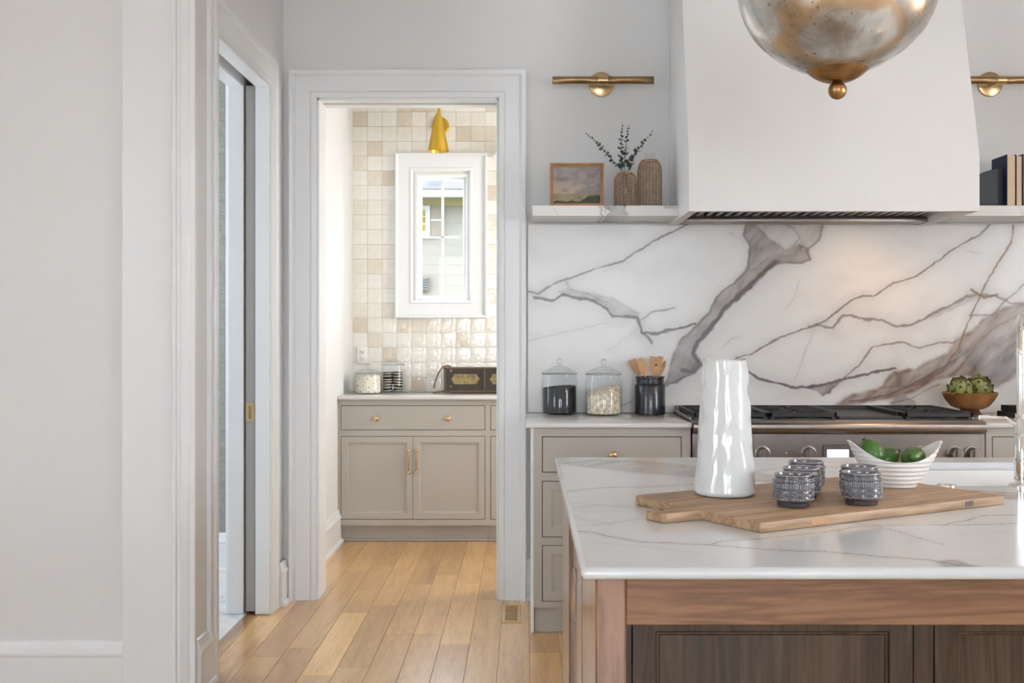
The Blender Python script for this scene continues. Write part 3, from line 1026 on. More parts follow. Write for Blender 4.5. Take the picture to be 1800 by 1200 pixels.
obj('slab', box(X(924, 4.84), RX0 - .003, 4.84, YB - .001, .895, KT, .004, 2), M['quartz'], t)
t = thing('counter_right', 'white worktop right of the range, under the wooden fruit bowl', 'countertop')
obj('slab', box(RX1 + .004, 3.2, 4.84, YB - .001, .895, KT, .004, 2), M['quartz'], t)

# ------------------------------------------------------------------ marble backsplash and ledges
def zp(pts): return [(X(900 + x / 2, 5.475), Z(380 + y / 2, 5.475)) for x, y in pts]
DK, MD, BR, RU, GR = (.085, .062, .064), (.17, .138, .132), (.20, .135, .098), (.18, .085, .042), (.36, .335, .34)
px = .0028
LN = [
 ([(40, 255), (90, 275), (140, 240), (190, 225), (250, 205), (310, 180), (400, 150), (450, 115), (500, 85), (560, 55), (620, 28)], 3.0, .8, DK),
 ([(80, 287), (140, 295), (180, 277), (240, 290), (290, 297), (330, 325), (350, 350), (400, 350), (440, 355), (455, 390), (460, 410), (510, 415), (560, 400), (620, 385), (645, 378)], 4.5, .92, DK),
 ([(190, 235), (210, 260), (280, 280), (330, 300)], 2.2, .5, MD),
 ([(455, 365), (490, 338), (540, 332), (575, 322)], 2.0, .7, MD),
 ([(455, 405), (480, 428), (490, 445)], 4.0, .8, DK),
 ([(825, 28), (815, 70), (835, 100), (832, 190), (790, 230), (720, 285), (690, 345), (640, 395), (600, 430)], 3.0, .7, MD),
 ([(930, 165), (880, 200), (800, 280), (745, 330), (700, 395), (650, 440), (635, 480), (660, 522), (640, 548), (600, 543)], 6.5, .95, DK),
 ([(640, 548), (620, 560), (560, 590), (520, 610)], 3.5, .8, DK),
 ([(930, 165), (1010, 165), (1050, 148), (1035, 120), (1080, 75), (1092, 28)], 3.0, .7, MD),
 ([(950, 28), (985, 45), (1010, 80), (990, 105)], 2.0, .5, MD),
 ([(790, 500), (850, 475), (930, 435), (1000, 405), (1060, 385), (1110, 360), (1160, 320), (1210, 285), (1270, 275), (1340, 240), (1420, 210), (1480, 170), (1560, 110), (1640, 65), (1690, 24)], 2.8, .75, DK),
 ([(1045, 386), (1090, 380), (1130, 395), (1160, 350), (1190, 345), (1240, 360), (1300, 360), (1350, 385), (1400, 380), (1440, 360), (1490, 330), (1550, 305), (1600, 280), (1650, 275), (1700, 280), (1760, 310), (1850, 320)], 3.6, .8, MD),
 ([(825, 548), (870, 575), (920, 585), (980, 600), (1050, 600), (1120, 585), (1200, 565), (1280, 545), (1350, 530)], 4.2, .9, DK),
 ([(1762, 26), (1755, 90), (1705, 160), (1660, 250), (1640, 300), (1600, 380), (1570, 460), (1510, 540), (1440, 595)], 3.0, .85, RU),
 ([(1130, 600), (1180, 560), (1230, 510), (1270, 460), (1320, 445), (1380, 440), (1430, 460), (1500, 445), (1560, 440)], 2.6, .8, BR),
 ([(1610, 350), (1700, 345), (1740, 300), (1850, 200)], 2.8, .75, MD),
 ([(1615, 258), (1660, 285), (1710, 278)], 3.5, .9, RU),
 ([(990, 570), (1020, 500), (1060, 400)], 1.8, .4, GR), ([(735, 470), (770, 430), (800, 420)], 1.8, .4, GR), ([(1010, 230), (990, 290), (960, 330)], 1.8, .35, GR),
 ([(55, 440), (200, 400), (330, 380)], 2.0, .35, GR), ([(330, 470), (430, 410), (470, 380)], 2.0, .3, GR), ([(380, 670), (420, 655)], 3.0, .6, MD), ([(770, 60), (815, 90)], 2.0, .4, GR),
 ([(1290, 600), (1420, 590), (1520, 540), (1600, 470), (1700, 390), (1800, 340)], 3.0, .7, BR), ([(1190, 650), (1330, 625), (1460, 560), (1560, 500)], 3.0, .7, DK),
 ([(1620, 640), (1700, 600), (1760, 540), (1850, 430)], 3.0, .6, MD), ([(1330, 655), (1400, 640), (1460, 610), (1500, 590)], 2.4, .6, MD), ([(1640, 130), (1600, 125)], 2, .4, GR),
]
WS = [
 ([(825, 28), (815, 70), (835, 110), (830, 175), (800, 215), (720, 285), (690, 340), (640, 390), (590, 440), (560, 500), (545, 575), (520, 605), (600, 570), (640, 545), (660, 515), (640, 475), (650, 440), (690, 400), (740, 350), (790, 300), (850, 245), (900, 195), (930, 165), (1010, 165), (1050, 145), (1040, 110), (1010, 100), (960, 118), (900, 80), (860, 28)], .88, (.205, .162, .145), .006),
 ([(860, 28), (900, 80), (960, 118), (1010, 100), (1040, 110), (1080, 75), (1092, 28)], .45, (.33, .285, .26), .012),
 ([(280, 268), (350, 285), (400, 310), (450, 340), (430, 352), (350, 342), (320, 312)], .6, GR, .006),
 ([(160, 265), (210, 255), (300, 285), (330, 315), (250, 292)], .55, GR, .006),
 ([(1040, 600), (1090, 627), (1120, 620), (1140, 590)], .88, (.20, .15, .12), .005),
 ([(1140, 662), (1200, 625), (1290, 600), (1340, 540), (1420, 530), (1480, 500), (1530, 480), (1560, 430), (1620, 400), (1660, 360), (1720, 330), (1850, 300), (1850, 470), (1740, 580), (1690, 590), (1600, 560), (1500, 570), (1430, 610), (1330, 640), (1240, 652), (1180, 668)], .88, (.235, .155, .115), .010),
 ([(1580, 470), (1680, 430), (1760, 470), (1800, 520), (1720, 590), (1640, 590)], .7, (.23, .21, .215), .014),
 ([(1330, 662), (1345, 635), (1380, 628), (1415, 650), (1420, 670)], .75, (.27, .235, .24), .006),
 ([(1440, 360), (1490, 330), (1550, 300), (1600, 275), (1650, 285), (1560, 318), (1490, 350)], .5, (.38, .33, .30), .006),
]
lines = [(np.array(zp(p)), w * px * .95, s, c) for p, w, s, c in LN]
wash = [(np.array(zp(p)), s, c, so) for p, s, c, so in WS]
BX0, BX1, BZ0, BZ1 = X(928, 5.475), 3.1, KT + .001, 1.832
xs_ = np.arange(BX0, BX1, .0042); zs_ = np.linspace(BZ0, BZ1, 226)
def to3(P, t):
    return np.stack([P[:, 0], np.full(len(P), 5.475 + t * .014), P[:, 1]], 1)
def bscol(P): return veined(P, lines, wash, (.70, .69, .675), warp=.012)
bs = grid_slab('backsplash', xs_, zs_, to3, None, M['marble_wall'], color=bscol)
tag(bs, 'white marble backsplash slab with bold brown and grey veins behind the range', 'backsplash')
# ledges
LY, LZ0, LZ1 = 5.15, 1.841, 1.888
def ledge(name, x0, x1, ww, ll, lab, cat='shelf'):
    xs = np.arange(x0, x1 + .003, .004); ys = np.linspace(LZ0, LZ1, 13)
    t = thing(name, lab, cat, (0, 0, 0), 0, 'marble ledges beside the hood')
    def t3(P, t_): return np.stack([P[:, 0], np.full(len(P), LY + t_ * (YB - .001 - LY)), P[:, 1]], 1)
    grid_slab('slab', xs, ys, t3, None, M['marble_wall'], t, color=lambda P: veined(P, ll, ww, (.70, .69, .675), warp=.004, seed=2))
def lp(pts): return np.array([(X(u, LY), Z(v, LY)) for u, v in pts])
ledge('marble_shelf', X(936, LY), .7065,
      [(lp([(1057, 361), (1101, 361), (1099, 370), (1103, 379), (1066, 379), (1073, 371)]), .85, (.33, .30, .32), .003), (lp([(1167, 361.5), (1190, 361.5), (1190, 367), (1168, 366)]), .7, (.36, .31, .29), .002)],
      [(lp([(1053, 361), (1058, 367), (1055, 375), (1060, 379)]), .003, .8, DK), (lp([(1099, 361), (1098, 372), (1104, 378)]), .003, .9, DK), (lp([(1071, 365), (1063, 370), (1068, 378)]), .002, .7, MD), (lp([(971, 362), (976, 368), (982, 378)]), .002, .5, GR)],
      'veined white marble ledge left of the hood, under the small painting')
ledge('marble_shelf', 1.959, 3.0, [], [(lp([(1790, 361), (1800, 379)]), .003, .5, GR)], 'white marble ledge right of the hood, under the navy books')

# ------------------------------------------------------------------ hood
HX0, HX1, HZ, HYF = .7075, 1.958, 1.828, 4.83
hd = thing('range_hood', 'large plain white plaster hood above the range', 'range hood', (0, 0, 0))
bm = BM()
pr = [(5.488, HZ), (HYF, HZ), (HYF, 2.068), (5.03, 2.795), (5.10, CEIL - .002), (5.488, CEIL - .002)]
aprism(bm, pr, HX0, HX0 + .038, 'x'); aprism(bm, pr, HX1 - .038, HX1, 'x')
aprism(bm, [(HYF, HZ), (HYF, 2.068), (5.03, 2.795), (5.10, CEIL - .002), (5.14, CEIL - .002), (5.07, 2.79), (4.868, 2.06), (4.868, HZ)], HX0 + .038, HX1 - .038, 'x')
obj('shell', bm, M['hood'], hd, ang=.3)
ix0, ix1 = HX0 + .039, HX1 - .039
obj('liner', box(ix0, ix1, 4.869, 5.486, HZ + .075, HZ + .085), M['steel'], hd, smooth=False)
obj('rear_rail', box(ix0 + .001, ix1 - .001, 5.34, 5.474, HZ + .004, HZ + .026, .004, 2), M['steel'], hd)
obj('front_rail', box(ix0 + .001, ix1 - .001, 4.870, 4.93, HZ + .006, HZ + .024, .004, 2), M['steel'], hd)
nb = 26
for i in range(nb):
    xx = ix0 + .03 + (ix1 - ix0 - .06) * i / (nb - 1)
    bm = prism([(xx - .016, HZ + .060), (xx - .010, HZ + .030), (xx + .010, HZ + .030), (xx + .016, HZ + .060), (xx + .012, HZ + .060), (xx + .008, HZ + .034), (xx - .008, HZ + .034), (xx - .012, HZ + .060)], 4.935, 5.335, 'y')
    obj('baffle_slat', bm, M['steel'], hd, smooth=False)
for xl, on in ((1.74, True),):
    obj('lamp_lens', lathe([(0, -.002), (.030, -.002), (.034, .006), (0, .006)], xl, 5.02, HZ + .026, 24), M['hood_lamp'], hd)
    ld = bpy.data.lights.new('hood_lamp', 'SPOT')
    ld.energy = 5; ld.color = (1.0, .62, .34); ld.spot_size = 2.7; ld.spot_blend = .8; ld.shadow_soft_size = .05
    lo = bpy.data.objects.new('hood_lamp', ld); COL.objects.link(lo); lo.location = (xl, 5.02, HZ + .012)
    lo.rotation_euler = (math.radians(10), math.radians(4), 0)

# ------------------------------------------------------------------ range
M['aged_steel'] = simple('dark_display_bezel', (.12, .11, .10), .35, 0)
rg = thing('gas_range', 'wide stainless gas range with black grates and row of knobs', 'range', (0, 0, 0))
RF = 4.85
obj('body', box(RX0, RX1, RF + .004, 5.472, .10, .905), M['steel'], rg, smooth=False)
obj('bullnose', prism([(RF + .1, .926), (RF + .02, .926), (RF - .02, .921), (RF - .036, .910), (RF - .040, .895), (RF - .034, .880), (RF - .018, .870), (RF + .0, .868), (RF + .1, .868)], RX0, RX1, 'x'), M['steel'], rg, ang=.7)
obj('cooktop', box(RX0, RX1, RF + .1, 5.472, .904, .921), M['black_enamel'], rg, smooth=False)
for a, b_ in ((RX0, RX0 + .012), (RX1 - .012, RX1)):
    obj('side_trim', box(a, b_, RF + .1, 5.472, .920, .932, .002, 1), M['steel'], rg)
bt = obj('back_trim', box(RX0 + .005, RX1 - .005, 5.425, 5.473, .90, .952, .003, 1), M['steel'], rg)
bm = BM()
for i in range(70): abox(bm, RX0 + .03 + i * .0172, RX0 + .041 + i * .0172, 5.4235, 5.4265, .944, .949)
obj('vent_slots', bm, M['gap'], bt, smooth=False)
cp = obj('control_panel', box(RX0 + .012, RX1 - .012, RF, RF + .01, .74, .869, .002, 1), M['steel'], rg)
def grate(x0, x1):
    bm = BM()
    y0, y1, zt, zb = 4.915, 5.405, .956, .930
    b = .0065
    for x in (x0 + b, x1 - b): abox(bm, x - b, x + b, y0, y1, zb + .006, zt, .003, 1)
    for y in (y0 + b, (y0 + y1) / 2, y1 - b): abox(bm, x0, x1, y - b, y + b, zb + .004, zt, .003, 1)
    for cy in (y0 + (y1 - y0) * .25, y0 + (y1 - y0) * .75):
        cx = (x0 + x1) / 2
        for k in range(8):
            a = k * math.pi / 4 + math.pi / 8
            p0 = (cx + .035 * math.cos(a), cy + .035 * math.sin(a), zt - .006)
            p1 = (cx + .125 * math.cos(a), cy + .108 * math.sin(a), zt - .006)
            atube(bm, [p0, p1], .006, 6)
    for x in (x0 + .012, x1 - .012):
        for y in (y0 + .012, y1 - .012): abox(bm, x - .009, x + .009, y - .009, y + .009, .921, zb + .012)
    return obj('grate', bm, M['iron'], rg, ang=.5)
GX = [(.742, 1.066), (1.074, 1.368), (1.668, 1.965)]
for a, b_ in GX:
    grate(a, b_)
    for cy in (5.04, 5.28):
        obj('burner', lathe([(0, 0), (.05, 0), (.05, .008), (.038, .010), (.038, .018), (.03, .022), (0, .022)], (a + b_) / 2, cy, .921, 20), M['iron'], rg)
gd_ = BM()
abox(gd_, 1.376, 1.660, 4.915, 5.405, .921, .938, .004, 1)
asweep(gd_, [(1.382, 4.985), (1.382, 5.398), (1.654, 5.398), (1.654, 4.985)], [(-.006, .937), (-.006, .956), (.006, .956), (.006, .937)], lambda p, h: (p.x, p.y, h))
obj('griddle', gd_, M['iron'], rg)
kz = .783
def range_knob(x):
    k = obj('knob', lathe([(0, 0), (.034, 0), (.034, .006), (.029, .008), (.0275, .036), (.024, .042), (0, .043)], x, RF - .001, kz, 28, 'y'), M['steel'], rg)
    obj('grip', box(x - .008, x + .008, RF - .056, RF - .038, kz - .026, kz + .026, .003, 1), M['steel'], k)
for u in (1247, 1285, 1340, 1421, 1618, 1678, 1708): range_knob(X(u, RF))
for u in (1381, 1405, 1562): obj('screw', lathe([(0, 0), (.007, 0), (.006, .006), (0, .008)], X(u, RF), RF, kz, 12, 'y'), M['steel'], rg)
dp = obj('display', box(X(1446, RF), X(1530, RF), RF - .008, RF, kz - .034, Z(781, RF), .003, 1), M['aged_steel'], rg)
obj('screen', box(X(1453, RF), X(1491, RF), RF - .010, RF - .007, kz - .022, Z(789.5, RF)), M['screen'], dp, smooth=False)
od = obj('oven_door', box(RX0 + .014, RX1 - .014, RF - .012, RF + .006, .16, .735, .006, 2), M['steel'], rg)
obj('oven_window', box(1.05, 1.66, RF - .016, RF - .010, .28, .60, .002, 1), M['black_enamel'], od)
bm = BM()
atube(bm, [(RX0 + .06, RF - .06, .69), (RX1 - .06, RF - .06, .69)], .014, 12)
for x in (RX0 + .1, RX1 - .1): atube(bm, [(x, RF - .012, .69), (x, RF - .06, .69)], .009, 10)
obj('oven_handle', bm, M['steel'], od)
obj('plinth', box(RX0 + .02, RX1 - .02, RF + .04, RF + .06, .001, .101), M['black_enamel'], rg, smooth=False)

# ------------------------------------------------------------------ island
IX0, IX1, IY0, IY1, IT, ITH = .0965, 2.35, 1.873, 3.533, .915, .021
SKX0, SKX1, SKY0, SKY1 = 1.0, 1.78, 2.87, 3.387
isl = thing('kitchen_island', 'brown oak kitchen island with framed doors in the foreground', 'kitchen island', (0, 0, 0))
BX, BYF, BYB, DY = .120, 1.90, 3.50, 2.37
zt = IT - ITH - .001
obj('corner_post', box(BX, BX + .052, BYF, BYF + .05, 0.001, zt, .003, 1), M['oak_z'], isl)
obj('end_panel', box(BX + .002, BX + .050, BYF + .05, DY + .0, 0.001, zt, .002, 1), M['oak_z'], isl)
obj('apron', box(BX + .052, IX1 - .03, BYF + .002, BYF + .03, .812, zt, .002, 1), M['oak_x'], isl)
# cabinet box behind the overhang: side built as frame and panel
obj('cabinet_box', box(BX + .02, IX1 - .03, DY + .022, BYB - .02, .002, .60), M['oak_z'], isl, smooth=False)
obj('rear_panel', box(BX + .02, IX1 - .03, BYB - .02, BYB, .10, zt, .002, 1), M['oak_x'], isl, smooth=False)
obj('upper_rail', box(BX + .052, IX1 - .03, DY, DY + .022, .726, zt), M['oak_x'], isl, smooth=False)
sp = BM()
asweep(sp, [(DY + .20, .10), (DY + .20, .80), (3.03, .80), (3.03, .10)], [(0, -.02), (0, -.005), (.005, 0), (.08, 0), (.08, -.02)], lambda p, h: (BX - h, p.x, p.y), closed=True)
abox(sp, BX, BX + .02, DY + .001, DY + .12, 0.001, zt)
abox(sp, BX, BX + .02, 3.11, BYB, 0.001, zt)
abox(sp, BX, BX + .02, DY + .12, 3.11, .88, zt)
obj('side_frame', sp, M['oak_z'], isl, ang=.4)
obj('side_panel', box(BX + .012, BX + .018, DY + .15, 3.08, .05, .86), M['oak_z'], isl, smooth=False)
ol = obj('outlet_plate', box(BX + .004, BX + .012, 2.72, 2.88, .60, .705, .002, 1), M['steel'], isl)
obj('outlet_socket', box(BX + .0025, BX + .005, 2.75, 2.85, .61, .66, .001, 1), M['brass'], ol)
def oak_door(x0, x1):
    z0, z1 = .11, .725
    fw = .059
    bm = BM()
    asweep(bm, [(x0 + fw, z0 + fw), (x0 + fw, z1 - fw), (x1 - fw, z1 - fw), (x1 - fw, z0 + fw)],
           [(0, -.018), (0, -.010), (.004, -.006), (.007, -.006), (.010, -.001), (.013, 0), (fw - .001, 0), (fw, -.002), (fw, -.018)], ypl(DY), closed=True)
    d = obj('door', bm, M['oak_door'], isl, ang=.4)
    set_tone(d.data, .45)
    n = 5
    xs = [x0 + fw - .004] + sorted(x0 + fw + (x1 - x0 - 2 * fw) * R.uniform(k + .25, k + .75) / (n - 1) for k in range(n - 1)) + [x1 - fw + .004]
    for a, b_ in zip(xs[:-1], xs[1:]):
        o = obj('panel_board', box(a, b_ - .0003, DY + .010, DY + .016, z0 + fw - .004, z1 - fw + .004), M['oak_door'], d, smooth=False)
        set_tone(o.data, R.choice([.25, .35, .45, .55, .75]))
dxs = [(.228, .8205), (.866, 1.459), (1.504, 2.09)]
for a, b_ in dxs: oak_door(a, b_)
for a, b_ in ((.171, .2255), (.823, .8635), (1.4615, 1.5015), (2.0925, 2.318)):
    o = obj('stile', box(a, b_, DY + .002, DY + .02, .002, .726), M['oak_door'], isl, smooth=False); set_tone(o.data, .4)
o = obj('bottom_rail', box(.171, IX1 - .03, DY + .024, DY + .03, .002, .75), M['gap'], isl, smooth=False)
obj('corner_post', box(IX1 - .082, IX1 - .03, BYF, BYF + .05, 0.001, zt, .003, 1), M['oak_z'], isl)

# island worktop
def ip(pts): return np.array([(X(u, Dz(v, IT)), Dz(v, IT)) for u, v in pts])
TN, TB = (.40, .345, .31), (.30, .27, .26)
IL = [(ip([(985, 864), (1060, 857), (1150, 855), (1225, 851), (1330, 846)]), .0045, .75, MD),
      (ip([(990, 882), (1040, 887), (1090, 890), (1140, 892)]), .0045, .5, GR), (ip([(995, 893), (1050, 889)]), .004, .4, GR),
      (ip([(1000, 905), (1040, 915), (1070, 920), (1130, 912)]), .005, .55, GR), (ip([(1003, 922), (1060, 922)]), .005, .4, GR),
      (ip([(1008, 932), (1050, 936), (1080, 944), (1130, 952), (1250, 957), (1310, 962), (1380, 967), (1450, 970), (1540, 977), (1590, 980), (1640, 984), (1690, 993)]), .0042, .8, MD),
      (ip([(1030, 952), (1150, 962), (1230, 971)]), .003, .35, GR),
      (ip([(1250, 957), (1270, 950), (1350, 945), (1450, 935), (1510, 926), (1540, 924), (1600, 922), (1700, 922), (1810, 919)]), .0032, .7, MD),
      (ip([(1535, 922), (1600, 940), (1660, 956)]), .0025, .6, BR), (ip([(1500, 918), (1550, 930)]), .003, .5, BR),
      (ip([(1655, 923), (1700, 914), (1730, 906), (1820, 904)]), .003, .7, MD), (ip([(1330, 828), (1400, 818), (1480, 822)]), .005, .5, MD), (ip([(1330, 815), (1420, 822)]), .004, .4, GR),
      (ip([(985, 818), (1100, 822), (1220, 830), (1340, 845)]), .006, .4, BR), (ip([(1680, 940), (1760, 935), (1830, 938)]), .002, .3, GR)]
IW = [(ip([(975, 806), (1060, 807), (1120, 809), (1230, 820), (1340, 832), (1440, 850), (1440, 862), (1330, 846), (1220, 838), (1100, 829), (1040, 821), (982, 814)]), .75, TN, .02),
      (ip([(1650, 987), (1680, 983), (1705, 991), (1725, 995), (1700, 1001), (1660, 997)]), .8, TB, .008),
      (ip([(1560, 866), (1640, 858), (1720, 862), (1830, 868), (1830, 880), (1700, 874), (1600, 876)]), .7, (.42, .34, .29), .012)]
xs_ = np.unique(np.concatenate([np.arange(IX0 + .008, 1.9, .005), np.arange(1.9, IX1, .03), [SKX0, SKX1]])); xs_ = xs_[xs_ < IX1 - .005]
ys_ = np.unique(np.concatenate([np.arange(IY0 + .010, IY1 - .006, .005), [SKY0, SKY1]]))
# the slab: dense top, rounded edge and corners from rings
M['island_edge'] = simple('darkened_marble_edge', (.60, .63, .66), .2, var=.03, nscale=5)  # slab's edge coloured darker to hold down the light falling on it
def island_top():
    nx, ny = len(xs_), len(ys_)
    t = thing('island_countertop', 'white marble island worktop with thin grey veins', 'countertop', (0, 0, 0))
    rad = .03
    def t3(P, t_):
        return np.stack([P[:, 0], P[:, 1], np.full(len(P), IT - t_ * .016)], 1)
    col = lambda P: veined(P, IL, IW, (.69, .71, .73), warp=.010, seed=1)
    grid_slab('slab', xs_, ys_, t3, None, M['marble'], t, color=col, hole=(SKX0, SKX1, SKY0, SKY1))
    # rounded edge band
    bm = BM()
    x0, x1, y0, y1 = xs_[0], xs_[-1], ys_[0], ys_[-1]
    e = .009
    prof = [(0, 0), (e * .45, -.001), (e * .85, -.0045), (e, -.010), (e, -.015), (e * .7, -.0195), (0, -ITH), (-.05, -ITH)]
    path = []
    for (cx, cy, a0) in ((x0, y0, 180), (x1, y0, 270), (x1, y1, 0), (x0, y1, 90)):
        for k in range(7):
            path.append((cx, cy, math.radians(a0 + 15 * k)))
    rings = [[bm.verts.new((cx + d * math.cos(a), cy + d * math.sin(a), IT + h)) for d, h in prof] for cx, cy, a in path]
    for i in range(len(rings)):
        A, B = rings[i], rings[(i + 1) % len(rings)]
        for j in range(len(prof) - 1):
            try: bm.faces.new((A[j], B[j], B[j + 1], A[j + 1]))
            except ValueError: pass
    bmesh.ops.remove_doubles(bm, verts=bm.verts, dist=1e-6)
    bmesh.ops.recalc_face_normals(bm, faces=bm.faces)
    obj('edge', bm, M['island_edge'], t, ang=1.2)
    ub = BM()
    wall = [(x0, x1, y0, SKY0), (x0, x1, SKY1, y1), (x0, SKX0, SKY0, SKY1), (SKX1, x1, SKY0, SKY1)]
    for a, b_, c, d in wall: abox(ub, a, b_, c, d, IT - ITH, IT - .0165)
    obj('underside', ub, M['quartz'], t, smooth=False)
island_top()

# sink
sk = thing('kitchen_sink', 'white undermount sink in the island behind the porcelain bowl', 'sink', ((SKX0 + SKX1) / 2, (SKY0 + SKY1) / 2, .66))
sx, sy_, sz = sk.location
bm = BM()
o_ = .012
abox(bm, SKX0 - o_ - .012 - sx, SKX0 - .002 - sx, SKY0 - o_ - sy_, SKY1 + o_ - sy_, 0, IT - ITH - .001 - sz, .004, 2)
abox(bm, SKX1 + .002 - sx, SKX1 + o_ + .012 - sx, SKY0 - o_ - sy_, SKY1 + o_ - sy_, 0, IT - ITH - .001 - sz, .004, 2)
abox(bm, SKX0 - .004 - sx, SKX1 + .004 - sx, SKY0 - o_ - .012 - sy_, SKY0 - .002 - sy_, 0, IT - ITH - .001 - sz, .004, 2)
abox(bm, SKX0 - .004 - sx, SKX1 + .004 - sx, SKY1 + .002 - sy_, SKY1 + o_ + .012 - sy_, 0, IT - ITH - .001 - sz, .004, 2)
abox(bm, SKX0 - .01 - sx, SKX1 + .01 - sx, SKY0 - .01 - sy_, SKY1 + .01 - sy_, 0, .012)
obj('basin', bm, M['fireclay'], sk)
obj('drain', lathe([(0, .013), (.04, .013), (.045, .015), (.045, .012)], 0, 0, 0, 24), M['chrome'], sk)

# faucet
FX, FY = X(1794.5, 2.85), 2.85
fa = thing('kitchen_faucet', 'tall polished chrome gooseneck faucet at the right edge', 'faucet', (FX, FY, IT))
obj('base', lathe([(0, 0), (.030, 0), (.030, .004), (.026, .009), (.0165, .012), (.0165, .028)], 0, 0, 0, 28), M['chrome'], fa)
bm = lathe([(.0165, .02), (.0165, .064), (.019, .066), (.019, .071), (.0165, .073), (.0165, .128), (.0185, .130), (.0185, .136), (.0165, .138), (.0165, .172), (.012, .178), (.010, .184), (0, .185)], 0, 0, 0, 28)
col_ = obj('column', bm, M['chrome'], fa)
hz = Z(738, FY) - IT
bm = BM()
atube(bm, [(-.010, 0, hz - .012), (-.028, -.004, hz - .004), (-.040, -.007, hz + .006), (-.075, -.012, hz + .007), (-.088, -.014, hz + .008)], [.006, .005, .004, .004, .004], 10)
atube(bm, [(-.086, -.014, hz + .008), (-.112, -.017, hz + .008)], [.007, .006], 12)
obj('lever', bm, M['chrome'], fa)
gz = .39
sdx, sdy = .094, .20
pts = [(0, 0, .18), (0, 0, gz - .06)] + [(sdx / 2 * (1 - math.cos(math.pi * i / 14)), sdy / 2 * (1 - math.cos(math.pi * i / 14)), gz - .06 + .105 * math.sin(math.pi * i / 14)) for i in range(1, 15)]
pts += [(sdx, sdy, gz - .09)]
obj('spout', tube(pts, .0105, 14), M['chrome'], fa)
sh_y = FY + sdy
szb, szt = Z(655, sh_y) - IT, gz - .085
obj('spray_head', lathe([(0, szb), (.016, szb), (.0175, szb + .006), (.0175, szb + .045), (.0185, szb + .047), (.0185, szb + .052), (.014, szb + .056), (.012, szt + .01), (0, szt + .01)], sdx, sdy, 0, 24), M['chrome'], fa)
rr = thing('air_switch_ring', 'small chrome ring set in the island beside the sink', 'air switch', (X(1650, 2.88), 2.865 - .035, IT))
obj('ring', lathe([(.016, .001), (.016, .006), (.019, .010), (.024, .009), (.0255, .004), (.0255, .0005), (.016, .0005)], 0, 0, 0, 32), M['chrome'], rr)
obj('button', lathe([(0, .005), (.014, .005), (.0155, .002), (.0155, .0006), (0, .0006)], 0, 0, 0, 24), M['steel'], rr)

# ------------------------------------------------------------------ lamps
def picture_light(cx, lab):
    t = thing('wall_sconce', lab, 'wall lamp', (cx, YB, Z(148, 5.48)), 0, 'brass bar lamps beside the hood')
    zb = Z(141, 5.36) - t.location.z
    yb = 5.36 - YB
    obj('backplate', lathe([(0, 0), (.061, 0), (.061, .008), (.058, .012), (.045, .016), (0, .017)], 0, 0, 0, 40, 'y'), M['brass'], t)
    obj('arm', tube([(0, -.015, -.004), (0, -.06, -.004), (0, yb + .012, zb - .012)], .009, 12), M['aged_brass'], t)
    L = (X(1146, 5.36) - X(970, 5.36)) / 2
    bm = BM()
    # half-open tube: full collar ends and middle, lower side cut away between
    n = 15
    def ring(x, full):
        pts = []
        for k in range(n + 1):
            a = math.pi * (-.5 + 2 * k / n) if full else math.pi * (-.30 + 1.60 * k / n)
            pts.append((x, yb + .0185 * math.cos(a), zb + .0185 * math.sin(a)))
        return [bm.verts.new(p) for p in pts]
    xs = [(-L, 1), (-L + .045, 1), (-L + .07, 0), (-.075, 0), (-.05, 1), (.05, 1), (.075, 0), (L - .07, 0), (L - .045, 1), (L, 1)]
    rg_ = [ring(*q) for q in xs]
    for A, B in zip(rg_[:-1], rg_[1:]):
        for k in range(n): bm.faces.new((A[k], A[k + 1], B[k + 1], B[k]))
    sol = obj('bar', bm, M['aged_brass'], t, ang=1.0)
    md = sol.modifiers.new('thickness', 'SOLIDIFY'); md.thickness = .003; md.offset = -1
    bm = BM()
    for s in (-1, 1): alathe(bm, [(0, -.002), (.0185, -.002), (.0185, .003), (0, .003)], s * L, yb, zb, 20, 'x')
    obj('end_cap', bm, M['aged_brass'], t)
    obj('collar', lathe([(.019, -.024), (.0205, -.022), (.0205, .022), (.019, .024)], 0, yb, zb, 28, 'x'), M['brass'], t)
    obj('led_strip', box(-L + .075, L - .075, yb - .006, yb + .006, zb + .004, zb + .008), M['plastic'], t, smooth=False)
picture_light(X(1057, 5.48), 'brass bar wall lamp above the small painting')
picture_light(X(1741, 5.48), 'brass bar wall lamp partly hidden by the hood on the right')

pl = thing('pendant_lamp', 'large antiqued mercury-glass pendant with brass finial above the island', 'pendant lamp', (X(1472, 2.9), 2.9, 1.91))
zo = 1.91
GS = .965
gp = [(.078, 1.984), (.110, 1.996), (.150, 2.018), (.188, 2.046), (.218, 2.078), (.240, 2.115), (.256, 2.16), (.266, 2.21), (.270, 2.26), (.266, 2.31), (.252, 2.365), (.226, 2.415), (.190, 2.455), (.150, 2.482), (.105, 2.50), (.06, 2.51)]
# smooth the profile
def smooth_prof(p, n=60):
    out = []
    m = len(p)
    for i in range(n + 1):
        t = i / n * (m - 1); k = min(int(t), m - 2); f = t - k
        P = [p[max(k - 1, 0)], p[k], p[k + 1], p[min(k + 2, m - 1)]]
        q = []
        for d in range(2):
            a, b_, c, e = (P[j][d] for j in range(4))
            q.append(.5 * ((2 * b_) + (-a + c) * f + (2 * a - 5 * b_ + 4 * c - e) * f * f + (-a + 3 * b_ - 3 * c + e) * f ** 3))
        out.append(tuple(q))
    return out
obj('glass_shade', lathe([((r - .078) * GS + .078, z - zo) for r, z in smooth_prof(gp)], 0, 0, 0, 72), M['mercury'], pl)
obj('bottom_cap', lathe([(r, z - zo) for r, z in smooth_prof([(0, 1.953), (.03, 1.955), (.056, 1.966), (.074, 1.980), (.081, 1.990), (.079, 1.993), (.06, 1.992)], 24)], 0, 0, 0, 48), M['antique_brass'], pl)
